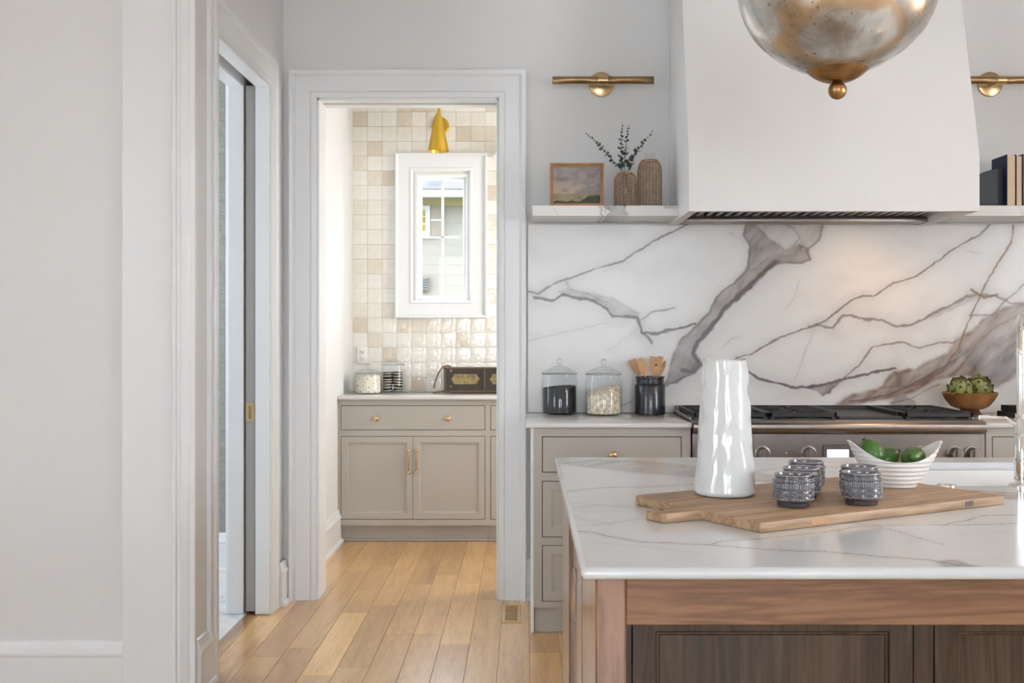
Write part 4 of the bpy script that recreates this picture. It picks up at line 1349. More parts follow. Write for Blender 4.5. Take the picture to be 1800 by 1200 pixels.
obj('finial', lathe([(0, 0)] + [(.0235 * math.sin(a), .0235 - .0235 * math.cos(a)) for a in [math.pi * k / 14 for k in range(1, 13)]] + [(.012, .044), (.014, .047), (.010, .05)], 0, 0, -.001, 28), M['antique_brass'], pl)
obj('top_cap', lathe([(.062, 2.508 - zo), (.064, 2.52 - zo), (.04, 2.55 - zo), (.012, 2.57 - zo), (.012, 2.62 - zo)], 0, 0, 0, 36), M['antique_brass'], pl)
obj('stem', tube([(0, 0, 2.6 - zo), (0, 0, CEIL - .02 - zo)], .007, 12), M['antique_brass'], pl)
obj('canopy', lathe([(0, CEIL - zo - .03), (.05, CEIL - zo - .026), (.065, CEIL - zo - .012), (.066, CEIL - zo - .001)], 0, 0, 0, 36), M['antique_brass'], pl)

def copy_thing(root, loc, lab):
    r = root.copy(); COL.objects.link(r); r.location = loc; r['label'] = lab
    for ch in root.children:
        c = ch.copy(); COL.objects.link(c); c.parent = r
    return r
pl['group'] = 'island pendants'
p2 = copy_thing(pl, (2.3, 2.9, 1.91), 'second mercury-glass pendant, added beyond the right edge to account for warm light')
ld = bpy.data.lights.new('added_warm_light', 'POINT'); ld.energy = 9; ld.color = (1.0, .62, .34); ld.shadow_soft_size = .08  # added warm point light in open air below the unseen pendant
lo = bpy.data.objects.new('added_warm_light', ld); COL.objects.link(lo); lo.location = (2.3, 2.9, 1.80)

# cone sconce over the pantry window
cy = 7.25
ps = thing('cone_sconce', 'gold cone wall lamp above the small pantry window', 'wall lamp', (X(774, 7.43), PYB - .009, Z(221, 7.43)))
px_, py_, pz_ = ps.location
obj('backplate', lathe([(0, 0), (.057, 0), (.057, .010), (.052, .015), (0, .016)], 0, 0, 0, 32, 'y'), M['gold'], ps)
kx, ky = X(770.5, cy) - px_, cy - py_
kz_ = Z(205, cy) - pz_
obj('arm', tube([(0, -.012, 0), (0, -.05, .01), (kx * .7, ky * .6, .13), (kx, ky, kz_ + .075), (kx, ky, kz_ + .02)], .006, 10), M['gold'], ps)
rb = (X(789.5, cy) - X(752, cy)) / 2
zb_ = Z(266, cy) - pz_
obj('cone_shade', lathe([(.006, kz_ + .03), (.014, kz_ + .022), (.016, kz_ + .012), (.022, kz_), (.030, kz_ - .03), (rb, zb_), (rb - .002, zb_), (.027, kz_ - .03), (.018, kz_ - .004), (0, kz_ - .002)], kx, ky, 0, 40), M['gold'], ps)

# white bracket shelf whose end shows at the edge of the doorway
sb = thing('bracket_shelf', 'end of a white shelf bracket beside the pantry window', 'shelf', (X(868, 7.3), PYB - .009, Z(272, 7.3)))
obj('board', box(.012, .9, -.16, -.001, -.002, .018, .003, 1), M['trim'], sb)
obj('bracket', prism([(-.0, 0), (.045, 0), (.045, -.085), (.034, -.075), (.022, -.045), (.006, -.022)], -.15, -.13, 'y'), M['trim'], sb)

# ------------------------------------------------------------------ ledge things
st = LZ1
pt = thing('framed_painting', 'small framed landscape painting of a cloudy sky on the marble ledge', 'painting', (X(1013.5, 5.22), 5.20, st))
fw_, fh_ = (X(1061, 5.22) - X(967, 5.22)) / 2, Z(288, 5.22) - st
bm = BM()
asweep(bm, [(-fw_ + .016, .016), (-fw_ + .016, fh_ - .016), (fw_ - .016, fh_ - .016), (fw_ - .016, .016)], [(0, -.02), (0, .002), (.009, .002), (.009, .014), (.016, .014), (.016, -.02)], lambda p, h: (p.x, -h, p.y), closed=True)
obj('frame', bm, M['frame_wood'], pt, ang=.3)
xs_ = np.linspace(-fw_ + .014, fw_ - .014, 120); zs_ = np.linspace(.014, fh_ - .014, 90)
def land(P):
    u = (P[:, 0] + fw_) / (2 * fw_); v = P[:, 1] / fh_
    n1 = fbm(u * 4 + v * 2, v * 7 - u * 2, 1); n2 = fbm(u * 9, v * 14, 3)
    sky = np.array([.50, .37, .27])[None] * (1 - v[:, None]) * 1.05 + np.array([.27, .25, .27])[None] * v[:, None]
    cl = sstep(.42, .72, n1 + .18 * (v - .45) + .25 * (u - .5))[:, None]
    c = sky * (1 - cl * .75) + np.array([.17, .165, .185]) * cl * .75
    hi = (sstep(.5, .7, fbm(u * 5 + 8, v * 8 + 3, 5)) * sstep(.25, .5, v))[:, None]
    c = c * (1 - hi * .35) + np.array([.46, .39, .37]) * hi * .35
    hz_ = .30 + .015 * (n2 - .5)
    g = sstep(.012, -.012, v - hz_)[:, None]
    c = c * (1 - g) + (np.array([.26, .22, .13])[None] * (.6 + .9 * n2[:, None])) * g
    tl = .10 + .10 * (fbm(u * 7 + 4, u * 0 + 2, 4) - .3) + .13 * sstep(.55, .75, u) * (.6 + .8 * fbm(u * 14, u * 0 + 1, 2))
    tr = sstep(.012, -.012, v - tl)[:, None]
    c = c * (1 - tr) + (np.array([.035, .042, .022])[None] * (.3 + 1.9 * fbm(u * 22, v * 26, 2)[:, None])) * tr
    return np.clip(c, 0, 1)
grid_slab('canvas', xs_, zs_, lambda P, t_: np.stack([P[:, 0], np.full(len(P), .003 + .01 * t_), P[:, 1]], 1), None, M['painting'], pt, color=land)

def wicker_vase(name, lab, u, y, rad, h, neck_r, neck_h, shoulder, lattice=22, rows=20):
    t = thing(name, lab, 'vase', (X(u, y), y, st), 0, 'wicker-wrapped bottles on the ledge')
    pf = [(0, .002), (rad - .006, .002), (rad - .004, .006), (rad - .004, h - shoulder)]
    for k in range(1, 9):
        a = math.pi / 2 * k / 8
        pf.append((neck_r + (rad - .004 - neck_r) * math.cos(a), h - shoulder + shoulder * math.sin(a)))
    outer = list(pf)
    pf += [(neck_r, h + neck_h)]
    obj('glass_bottle', lathe(pf, 0, 0, 0, 32), M['jar'], t)
    def rr(z):
        if z <= h - shoulder: return rad
        s = min(1, (z - (h - shoulder)) / shoulder)
        return neck_r + .003 + (rad - neck_r - .003) * math.sqrt(max(0, 1 - s * s))
    bm = BM()
    for k in range(lattice):
        a = 2 * math.pi * k / lattice
        for da in (-.028, .028):
            pts = []
            for i in range(rows * 2 + 1):
                z = h * i / (rows * 2)
                r = rr(z) + .0014 * (1 if (i + k) % 2 else -1)
                pts.append((r * math.cos(a + da), r * math.sin(a + da), z))
            atube(bm, pts, .0012, 4)
    for j in range(rows):
        z = h * (j + .5) / rows
        pts = []
        for i in range(lattice * 2):
            a = 2 * math.pi * i / (lattice * 2)
            r = rr(z) + .0016 * (1 if (i // 2 + j) % 2 else -1) * (1 if i % 2 == 0 else 0)
            pts.append((r * math.cos(a), r * math.sin(a), z))
        atube(bm, pts, .0013, 4, closed=True)
    for z in (.003, h - .002):
        atube(bm, [((rr(z) + .001) * math.cos(2 * math.pi * i / 32), (rr(z) + .001) * math.sin(2 * math.pi * i / 32), z) for i in range(32)], .0035, 6, closed=True)
    o = obj('wicker_cover', bm, M['wicker'], t)
    o['kind'] = 'stuff'
    return t
VY = 5.26
va = wicker_vase('wicker_vase', 'short brown wicker bottle vase holding eucalyptus sprigs', 1099.5, VY, (X(1119.5, VY) - X(1080, VY)) / 2, Z(304, VY) - st, .022, .006, .045, 22, 17)
wicker_vase('wicker_vase', 'tall tan wicker bottle with bare glass neck, beside the hood', 1142, VY + .01, (X(1163, VY) - X(1121, VY)) / 2, Z(281, VY) - st, .024, Z(268, VY) - Z(281, VY), .055, 22, 24)

# eucalyptus sprigs (each with its stem and round leaves)
lm = BM()
vs = [lm.verts.new((0, 0, 0))]
n = 10
rim = []
for k in range(n):
    a = 2 * math.pi * k / n
    rim.append(lm.verts.new((.5 * math.sin(a), .06 * math.cos(2 * a), .5 - .5 * math.cos(a))))
cv = lm.verts.new((0, .09, .5))
for k in range(n): lm.faces.new((rim[k], rim[(k + 1) % n], cv))
bmesh.ops.delete(lm, geom=[vs[0]], context='VERTS')
leaf_me = bpy.data.meshes.new('leaf'); lm.to_mesh(leaf_me); lm.free(); leaf_me.materials.append(M['euc']); leaf_me.shade_smooth()
def sprig(path, n, smax, lab, seed, dy):
    rr_ = random.Random(seed)
    vx, vy, vz = va.location
    t = thing('eucalyptus_sprig', lab, 'sprig', (vx, vy, st + .10), 0, 'eucalyptus sprigs in the short wicker vase')
    P = [Vector((X(u, VY) - vx, dy * i / (len(path) - 1), Z(v, VY) - (st + .10))) for i, (u, v) in enumerate(path)]
    P = [Vector((P[0].x * .5, 0, -.09))] + P
    obj('stem', tube(P, [.0016] * (len(P) - 1) + [.0006], 6), M['stem'], t)
    total = len(P) - 2
    for i in range(n):
        f = .12 + .88 * i / (n - 1)
        q = f * total + 1; k = min(int(q), len(P) - 2); fr = q - k
        p = P[k].lerp(P[k + 1], fr)
        tg = (P[k + 1] - P[k]).normalized()
        s = smax * (1 - .72 * f ** .8) * rr_.uniform(.8, 1.15)
        for side in (-1, 1):
            if rr_.random() < .12: continue
            az = rr_.uniform(-.9, .9) + (0 if i % 2 else 1.2)
            lat = Vector((-tg.z, 0, tg.x)) * side
            d = (lat * math.cos(az) + Vector((0, -1, 0)) * math.sin(az) * side + tg * rr_.uniform(.2, .9)).normalized()
            o = bpy.data.objects.new('leaf', leaf_me); COL.objects.link(o); o.parent = t
            o.location = p
            qd = d.to_track_quat('Z', 'Y')
            o.rotation_mode = 'QUATERNION'
            from mathutils import Quaternion
            o.rotation_quaternion = qd @ Quaternion((0, 0, 1), rr_.uniform(-1.1, 1.1))
            o.scale = (s * .95, s, s)
sprig([(1097, 306), (1085, 290), (1070, 275), (1055, 258), (1042, 245), (1030, 237)], 15, .027, 'eucalyptus sprig leaning far to the left over the painting', 3, -.02)
sprig([(1094, 305), (1093, 285), (1092, 260), (1093, 235), (1094, 216)], 13, .030, 'tallest upright eucalyptus sprig of the four', 4, .01)
sprig([(1097, 305), (1098, 280), (1100, 260), (1102, 240), (1104, 222)], 13, .028, 'second upright eucalyptus sprig, just right of the tallest', 5, -.02)
sprig([(1102, 304), (1110, 285), (1120, 266), (1131, 250), (1146, 232)], 13, .030, 'eucalyptus sprig leaning right toward the tall wicker bottle', 6, -.01)

# right ledge: bookend and books
bx_ = X(1770, LY + .02)
be = thing('bookend', 'dark slate quarter-round bookend beside the hood on the right ledge', 'bookend', (bx_ - .002, 5.222, st))
bh = Z(296, 5.21) - st
obj('curve', prism([(-.2 * math.cos(math.pi / 2 * k / 16), .012 + (bh - .012) * math.sin(math.pi / 2 * k / 16)) for k in range(17)] + [(0, .012)], -.012, .03, 'y'), M['slate'], be, ang=.5)
obj('foot', box(-.2, 0, -.02, .05, .0005, .013, .002, 1), M['slate'], be)
def book(name, lab, loc, w, d, h, cover, rot=(0, 0, 0), grp=None, flat=False):
    t = thing(name, lab, 'book', loc, 0, grp)
    t.rotation_euler = rot
    c = .0025
    if not flat:
        bm = BM()
        abox(bm, 0, c, 0, d, .0003, h, .0008, 1); abox(bm, w - c, w, 0, d, .0003, h, .0008, 1); abox(bm, 0, w, d - c, d, .0003, h, .0008, 1)
        obj('cover', bm, cover, t)
        obj('pages', box(c, w - c, .004, d - c, .004, h - .004), M['paper'], t, smooth=False)
    else:
        bm = BM()
        abox(bm, 0, w, 0, d, .0003, c, .0008, 1); abox(bm, 0, w, 0, d, h - c, h, .0008, 1); abox(bm, 0, c, 0, d, .0003, h, .0008, 1)
        obj('cover', bm, cover, t)
        obj('pages', box(c, w - .004, .004, d - .004, c, h - c), M['paper'], t, smooth=False)
    return t
hb = Z(271, LY + .02) - st
book('book', 'navy book showing its side cover and cream page edges on the right ledge', (bx_, LY + .02, st), .042, .17, hb, M['navy'], grp='books on the right ledge')
book('book', 'black-covered book with cream pages next to the navy book', (bx_ + .0435, LY + .022, st), .030, .16, hb - .004, M['black_cloth'], grp='books on the right ledge')
book('book', 'third book on the right ledge, cut by the picture edge', (bx_ + .075, LY + .02, st), .035, .17, hb + .002, M['slate'], grp='books on the right ledge')

# ------------------------------------------------------------------ left counter
JR = .084
def jar(name, lab, u, y, z0, r, hb_, hl, grp, dome=.03):
    t = thing(name, lab, 'jar', (X(u, y), y, z0), 0, grp)
    pf = [(0, .001), (r - .006, .001), (r, .007), (r, hb_ - .035), (r - .006, hb_ - .022), (r - .006, hb_)]
    obj('body', lathe(pf, 0, 0, 0, 48), M['jar'], t)
    lz = hb_ + .001
    ld = obj('lid', lathe([(r - .012, lz), (r - .001, lz), (r - .001, lz + .005), (r - .014, lz + .010), (r * .52, lz + .012 + dome * .35), (r * .46, lz + .014 + dome * .42), (r * .30, lz + .013 + dome * .62), (.012, lz + .012 + dome * .72), (.010, lz + .012 + dome), (0, lz + .012 + dome)], 0, 0, 0, 48), M['jar'], t)
    kr = .0145
    k0 = lz + .011 + dome
    obj('lid_knob', lathe([(0, k0)] + [(kr * math.sin(a), k0 + kr - kr * math.cos(a)) for a in [math.pi * i / 12 for i in range(1, 12)]] + [(0, k0 + 2 * kr)], 0, 0, 0, 24), M['knob_glass'], ld)
    # dark rim band of thick glass
    obj('rim', lathe([(r - .011, hb_ - .001), (r - .0005, hb_ - .001), (r - .0005, hb_ - .005), (r - .011, hb_ - .005)], 0, 0, 0, 48), M['jar_rim'], t)
    return t
def heap(name, lab, cat, t, r, z0, z1, mat, slope=(0, 0), grain=.002, seed=0, kind='stuff'):
    rr_ = random.Random(seed)
    bm = BM()
    seg, nr = 48, 10
    rings = []
    for rad, z in [(r - .006, z0), (r, z0 + .006)]:
        rings.append([bm.verts.new((rad * math.cos(2 * math.pi * i / seg), rad * math.sin(2 * math.pi * i / seg), z)) for i in range(seg)])
    for q in range(1, 8):
        rings.append([bm.verts.new((r * math.cos(2 * math.pi * i / seg), r * math.sin(2 * math.pi * i / seg), z0 + .006 + (z1 + slope[0] * math.cos(2 * math.pi * i / seg) + slope[1] * math.sin(2 * math.pi * i / seg) - z0 - .006) * q / 7)) for i in range(seg)])
    for k in range(nr - 1, 0, -1):
        f = k / nr
        rings.append([bm.verts.new((r * f * math.cos(2 * math.pi * i / seg), r * f * math.sin(2 * math.pi * i / seg), z1 + f * (slope[0] * math.cos(2 * math.pi * i / seg) + slope[1] * math.sin(2 * math.pi * i / seg)) + rr_.uniform(-grain, grain))) for i in range(seg)])
    for A, B in zip(rings[:-1], rings[1:]):
        for i in range(seg): bm.faces.new((A[i], A[(i + 1) % seg], B[(i + 1) % seg], B[i]))
    bm.faces.new(rings[-1]); bm.faces.new(list(reversed(rings[0])))
    o = obj(name, bm, mat, None, t.location)
    tag(o, lab, cat, None, kind)
    return o
m_, nt_, b_n = nmat('thick_glass_rim')
b_n.inputs['Base Color'].default_value = (.16, .19, .20, 1); b_n.inputs['Roughness'].default_value = .06; b_n.inputs['Alpha'].default_value = .55
M['jar_rim'] = m_
M['knob_glass'] = glass('solid_glass_knob', (.93, .95, .96))
y1_, y2_ = 5.385, 5.335
j1 = jar('glass_jar', 'lidded glass jar of black beans, left one on the kitchen counter', 983.5, y1_, KT, (X(1015, y1_) - X(952, y1_)) / 2, Z(655.5, y1_) - KT, 0, 'glass jars on the kitchen counter')
j2 = jar('glass_jar', 'lidded glass jar of white beans beside the black crock', 1061, y2_, KT, (X(1094, y2_) - X(1028.5, y2_)) / 2, Z(656.5, y2_) - KT, 0, 'glass jars on the kitchen counter')
heap('black_beans', 'black beans filling the left glass jar', 'beans', j1, JR - .0055, .006, Z(680, y1_) - KT, M['black_bean'], (.006, .004), .003, 1)
wb = heap('white_bean_core', 'dried white beans filling the second glass jar', 'beans', j2, JR - .008, .006, Z(687, y2_) - KT, M['white_bean'], (.022, .012), .002, 2)
wb.name = 'white_beans'
# a layer of real beans over the heap
def bean_layer(o, r, z0, z1, slope, n, s, seed, mat):
    rr_ = random.Random(seed)
    ico = BM(); bmesh.ops.create_icosphere(ico, subdivisions=1, radius=1)
    base = [v.co.copy() for v in ico.verts]; fcs = [[v.index for v in f.verts] for f in ico.faces]; ico.free()
    V, F = [], []
    for i in range(n):
        a = rr_.uniform(0, 2 * math.pi)
        top = z1 + slope[0] * math.cos(a) + slope[1] * math.sin(a)
        if rr_.random() < .75: rad, z = r - .002, rr_.uniform(z0 + .004, top)
        else:
            f = math.sqrt(rr_.random()); rad = (r - .003) * f; z = z1 + f * (slope[0] * math.cos(a) + slope[1] * math.sin(a)) + .001
        e = Matrix.Rotation(a + rr_.uniform(-.5, .5), 3, 'Z') @ Matrix.Rotation(rr_.uniform(-1.5, 1.5), 3, 'X')
        c = Vector((rad * math.cos(a), rad * math.sin(a), z))
        k = len(V)
        for b in base: V.append(c + e @ Vector((b.x * s * .6, b.y * s * 1.15, b.z * s * .8)))
        F += [[q + k for q in f] for f in fcs]
    me = bpy.data.meshes.new('bean_layer'); me.from_pydata(V, [], F); me.update()
    w = mobj('bean_layer', me, mat, o, ang=1.5)
    w['kind'] = 'stuff'
bean_layer(wb, JR - .0065, .006, Z(687, y2_) - KT, (.022, .012), 2600, .0048, 5, M['white_bean'])

cy_ = 5.36
cr = thing('utensil_crock', 'navy black stoneware crock holding wooden utensils', 'crock', (X(1142.5, cy_), cy_, KT))
rc = (X(1169.5, cy_) - X(1116, cy_)) / 2
hc = Z(661, cy_) - KT
obj('body', lathe([(0, .001), (rc - .004, .001), (rc, .005), (rc, hc - .045), (rc - .003, hc - .038), (rc - .007, hc - .034), (rc - .007, hc - .012), (rc - .003, hc - .009), (rc - .003, hc - .001), (rc - .006, hc), (rc - .012, hc - .002), (rc - .013, .008), (0, .007)], 0, 0, 0, 44), M['crock'], cr)
def utensil(name, lab, u0, v0, u1, v1, w, kind, dy, seed):
    cx, cyy = cr.location.x, cr.location.y
    base = Vector((X(u0, cy_) - cx, dy, .012))
    tip = Vector((X(u1, cy_) - cx, dy, Z(v1, cy_) - KT))
    t = thing(name, lab, 'utensil', (cx, cyy, KT), 0, 'wooden utensils in the crock')
    d = (tip - base); L = d.length
    dz_ = d.normalized(); yy_ = Vector((0, -1, 0)); yy_ = (yy_ - dz_ * yy_.dot(dz_)).normalized(); xx_ = yy_.cross(dz_)
    q = Matrix((xx_, yy_, dz_)).transposed().to_4x4()
    mt = Matrix.Translation(base) @ q
    hd_ = BM()
    hl = .085
    if kind == 'spoon':
        out = [(w / 2 * math.sin(math.pi * k / 12) ** .75, L - hl + hl * (1 - math.cos(math.pi * k / 12)) / 2) for k in range(13)]
    else:
        out = [(.006, L - hl), (w * .42, L - hl * .8), (w / 2, L - hl * .1), (w / 2, L)]
    poly = [(x, z) for x, z in out] + [(-x, z) for x, z in reversed(out)]
    pp = []
    for p in poly:
        if not pp or (abs(p[0] - pp[-1][0]) + abs(p[1] - pp[-1][1])) > 1e-5: pp.append(p)
    if abs(pp[0][0] - pp[-1][0]) + abs(pp[0][1] - pp[-1][1]) < 1e-5: pp.pop()
    aprism(hd_, pp, -.0035, .0035, 'y')
    bmesh.ops.transform(hd_, matrix=mt, verts=hd_.verts)
    obj('head', hd_, M['beech'], t, ang=.5)
    h2 = BM()
    atube(h2, [(0, 0, 0), (0, 0, L - hl * .92)], [.006, .005], 10)
    bmesh.ops.transform(h2, matrix=mt, verts=h2.verts)
    obj('handle', h2, M['beech'], t)
    return t
utensil('wooden_spatula', 'wooden spatula leaning left out of the crock', 1155, 725, 1111, 632, .034, 'spat', .018, 1)
utensil('wooden_spoon', 'wooden spoon with rounded head, second from left in the crock', 1148, 725, 1125, 628, .042, 'spoon', -.024, 2)
sl = utensil('slotted_turner', 'wide wooden turner with a dark hole in the middle of the crock', 1140, 725, 1153, 627, .058, 'spat', -.011, 3)
bm = lathe([(0, 0), (.0055, 0), (.0055, .001), (0, .001)], 0, 0, 0, 14, 'y')
bmesh.ops.translate(bm, verts=bm.verts, vec=(X(1152.5, cy_) - cr.location.x, -.0155, Z(641, cy_) - KT))
obj('hole', bm, M['gap'], sl)
utensil('wooden_spatula', 'thin wooden spatula standing behind the wide turner', 1136, 725, 1162, 626, .026, 'spat', .004, 4)
utensil('wooden_spoon', 'slim wooden spoon leaning right out of the crock', 1132, 725, 1171, 634, .022, 'spoon', .026, 5)

# ------------------------------------------------------------------ pantry worktop things
yo = 7.24
jo = jar('glass_jar', 'squat glass jar of oats on the pantry worktop', 647, yo, PT, (X(671.5, yo) - X(623, yo)) / 2, Z(655, yo) - PT, 0, 'glass jars in the pantry', .018)
heap('rolled_oats', 'rolled oats filling the squat pantry jar', 'oats', jo, (X(671.5, yo) - X(623, yo)) / 2 - .0105, .006, Z(660, yo) - PT, M['oats'], (.004, 0), .003, 3)
yc = 7.32
rj = (X(712, yc) - X(670, yc)) / 2
jc_ = jar('glass_jar', 'tall glass jar of sandwich cookies on the pantry worktop', 691, yc, PT, rj, Z(640, yc) - PT, 0, 'glass jars in the pantry', .024)
def cookie(x, y, z, r):
    t = thing('sandwich_cookie', 'chocolate sandwich cookie stacked inside the tall pantry jar', 'cookie', (x, y, z), 0, 'cookies in the tall pantry jar')
    t.rotation_euler = (R.uniform(-.09, .09), R.uniform(-.09, .09), R.uniform(0, 6))
    for n_, z0_, z1_, rr_, mm in (('wafer', 0, .0055, r, 'cookie'), ('filling', .0055, .0105, r * .96, 'cream'), ('wafer', .0105, .016, r, 'cookie')):
        obj(n_, lathe([(0, z0_), (rr_ - .0008, z0_), (rr_, z0_ + .001), (rr_, z1_ - .001), (rr_ - .0008, z1_), (0, z1_)], 0, 0, 0, 20), M[mm], t)
nl = 7
for sxx, syy in ((-.033, -.020), (.033, -.020), (0, .036)):
    for k in range(nl):
        cookie(jc_.location.x + sxx, jc_.location.y + syy, PT + .010 + k * .0185, .031)

# antique crate with brass label plates and a leather strap
cyb = 7.20
ck = thing('wooden_box', 'long dark antique wooden box with brass label plates on the pantry worktop', 'box', (X(780, cyb), cyb, PT))
ox = ck.location.x
wz = Z(646, cyb) - PT
obj('case', box(0, .62, .008, .15, .012, wz - .004, .002, 1), M['crate'], ck)
obj('top_rail', box(-.004, .624, 0, .155, wz - .010, wz, .003, 1), M['crate_rail'], ck)
obj('bottom_rail', box(-.004, .624, 0, .155, .010, .026, .003, 1), M['crate_rail'], ck)
obj('base_strip', box(.05, .60, .004, .15, .0005, .0102, .002, 1), M['crate_rail'], ck)
for u in (780.5, 849.5):
    obj('upright', box(X(u, cyb) - ox, X(u, cyb) - ox + .013, -.002, .010, .020, wz - .006, .002, 1), M['crate_rail'], ck)
zmid = (Z(657.5, cyb) + Z(675, cyb)) / 2 - PT
def plate(u0, u1):
    hx_ = (X(u1, cyb) - X(u0, cyb)) / 2; c = (X(u0, cyb) + X(u1, cyb)) / 2 - ox; hz2 = .032
    ph = [(c - hx_, zmid), (c - hx_ + .022, zmid + hz2), (c + hx_ - .022, zmid + hz2), (c + hx_, zmid), (c + hx_ - .022, zmid - hz2), (c - hx_ + .022, zmid - hz2)]
    bm = prism(ph, .004, .0085, 'y')
    p = obj('label_plate', bm, M['pewter'], ck)
    for i in range(6):
        a, b2 = ph[i], ph[(i + 1) % 6]
        obj('plate_edge', tube([(a[0], .004, a[1]), (b2[0], .004, b2[1])], .0022, 6), M['pewter'], p)
    for i in range(11):
        xx = c - hx_ + .034 + i * (2 * hx_ - .068) / 10
        obj('embossed_stroke', box(xx - .0018, xx + .0018, .002, .0045, zmid - .018, zmid + R.uniform(.002, .014)), M['pewter'], p, smooth=False)
plate(793, 843); plate(861, 905)
for v in (651, 679):
    obj('corner_stud', lathe([(0, 0), (.010, 0), (.008, .005), (0, .007)], X(792.5, cyb) - ox, .008, Z(v, cyb) - PT, 12, 'y'), M['pewter'], ck)
sp_ = [(X(u, cyb) - ox, .06, Z(v, cyb) - PT) for u, v in ((792, 645), (785, 643), (777, 645), (770, 655), (764, 670), (761, 683))]
ls = tube(sp_, .0045, 8)
lt_ = []
for k in range(16):
    a = 2 * math.pi * k / 16
    lt_.append((X(772, cyb) - ox + .042 * math.cos(a), .04 + .03 * math.sin(a), .006 + .006 * (1 + math.cos(a))))
atube(ls, lt_, .0045, 8, closed=True)
obj('leather_strap', ls, M['leather'], ck)

# outlet on the tiles
yo_ = PYB - .0105
ot = thing('wall_outlet', 'white duplex outlet on the pantry tiles behind the oats jar', 'outlet', (X(637, yo_), yo_, Z(624, yo_)))
pw_, ph_ = .035, (Z(609, yo_) - Z(639, yo_)) / 2
obj('cover_plate', box(-pw_, pw_, -.006, 0, -ph_, ph_, .003, 2), M['plastic'], ot)
for s in (-1, 1):
    so = obj('socket', box(-.016, .016, -.0085, -.004, s * .022 - .015, s * .022 + .015, .004, 2), M['plastic'], ot)
    for dx in (-.006, .006): obj('slot', box(dx - .0015, dx + .0015, -.0092, -.008, s * .022 - .004, s * .022 + .006), M['gap'], so, smooth=False)
    obj('slot', box(-.0022, .0022, -.0092, -.008, s * .022 - .011, s * .022 - .007), M['gap'], so, smooth=False)

# ------------------------------------------------------------------ floor vent
vy0, vy1 = Dz(1096, 0), Dz(1063, 0)
vx0, vx1 = X(881.5, vy0), X(915, vy0)
fv = thing('floor_vent', 'wooden slatted floor register beside the doorway', 'floor vent', ((vx0 + vx1) / 2, (vy0 + vy1) / 2, 0))
hx_, hy_ = (vx1 - vx0) / 2, (vy1 - vy0) / 2
bm = BM()
asweep(bm, [(-hx_ + .014, -hy_ + .03), (-hx_ + .014, hy_ - .02), (hx_ - .014, hy_ - .02), (hx_ - .014, -hy_ + .03)], [(0, .0006), (0, .0035), (.004, .005), (.013, .0045), (.015, .0006)], lambda p, h: (p.x, p.y, h), closed=True)
obj('frame', bm, M['vent_wood'], fv)
obj('duct', box(-hx_ + .012, hx_ - .012, -hy_ + .02, hy_ - .016, .0003, .0009), M['gap'], fv, smooth=False)
for k in range(11):
    y = -hy_ + .045 + (2 * hy_ - .075) * k / 10
    obj('slat', box(-hx_ + .014, hx_ - .014, y - .0058, y + .0058, .001, .0035, .001, 1), M['vent_wood'], fv)

# ------------------------------------------------------------------ island things
BT = .020
a0, a1 = Vector((.462, 2.196)), Vector((1.0975, 2.5655))
ex = (a1 - a0).normalized(); ang = math.atan2(ex.y, ex.x)
BL, BWd = (a1 - a0).length, .428
cb = thing('cutting_board', 'large rectangular wooden cutting board with short handle on the island', 'cutting board', (a0.x, a0.y, IT + .0005), ang)
def rrect(x0, x1, y0, y1, r, n=4):
    pts = []
    for cx, cyy, s in ((x1 - r, y0 + r, -90), (x1 - r, y1 - r, 0), (x0 + r, y1 - r, 90), (x0 + r, y0 + r, 180)):
        for k in range(n + 1):
            a = math.radians(s + 90 * k / n)
            pts.append((cx + r * math.cos(a), cyy + r * math.sin(a)))
    return pts
hy0, hy1, hl = .180, .250, .100
outl = [(0.003, 0), (BL - .003, 0), (BL, .003), (BL, BWd - .01), (BL - .01, BWd), (.012, BWd), (0, BWd - .012), (0, hy1 + .018), (-.012, hy1 + .004), (-.03, hy1),
        (-hl + .010, hy1), (-hl, hy1 - .010), (-hl, hy0 + .010), (-hl + .010, hy0), (-.012, hy0), (-.003, hy0 - .003), (0, hy0 - .012), (0, .003)]
bm = prism(outl, 0, BT, 'z')
es = [e for e in bm.edges if abs(e.verts[0].co.z - e.verts[1].co.z) < 1e-6]
bmesh.ops.bevel(bm, geom=es, offset=.0022, segments=2, affect='EDGES', profile=.5)
obj('body', bm, M['board'], cb, ang=.5)
obj('hang_hole', lathe([(0, BT + .0001), (.005, BT + .0001), (.005, BT + .0006), (0, BT + .0006)], -hl + .03, (hy0 + hy1) / 2 + .012, 0, 14), M['gap'], cb)
for xk, wk in ((.135, .05), (.60, .026)):
    obj('inlay', box(xk, xk + wk, -.0006, .002, .004, BT - .004), M['dark_wood'] if xk > .5 else M['beech'], cb, smooth=False)
BZ = IT + .0005 + BT + .0003

def disp_lathe(prof, seg, fn):
    """lathe with radial displacement fn(theta, z, r)->dr ; prof dense list (r,z)"""
    bm = BM()
    rings = []
    for i, (r, z) in enumerate(prof):
        if r < 1e-6: rings.append([bm.verts.new((0, 0, z))]); continue
        ring = []
        for k in range(seg):
            a = 2 * math.pi * k / seg
            rr_ = r + fn(a, z, i)
            ring.append(bm.verts.new((rr_ * math.cos(a), rr_ * math.sin(a), z)))
        rings.append(ring)
    for A, B in zip(rings[:-1], rings[1:]):
        n_ = max(len(A), len(B))
        for k in range(n_):
            j = (k + 1) % n_
            q = []
            for v in (A[k % len(A)], A[j % len(A)], B[j % len(B)], B[k % len(B)]):
                if v not in q: q.append(v)
            if len(q) > 2: bm.faces.new(q)
    bmesh.ops.recalc_face_normals(bm, faces=bm.faces)
    return bm

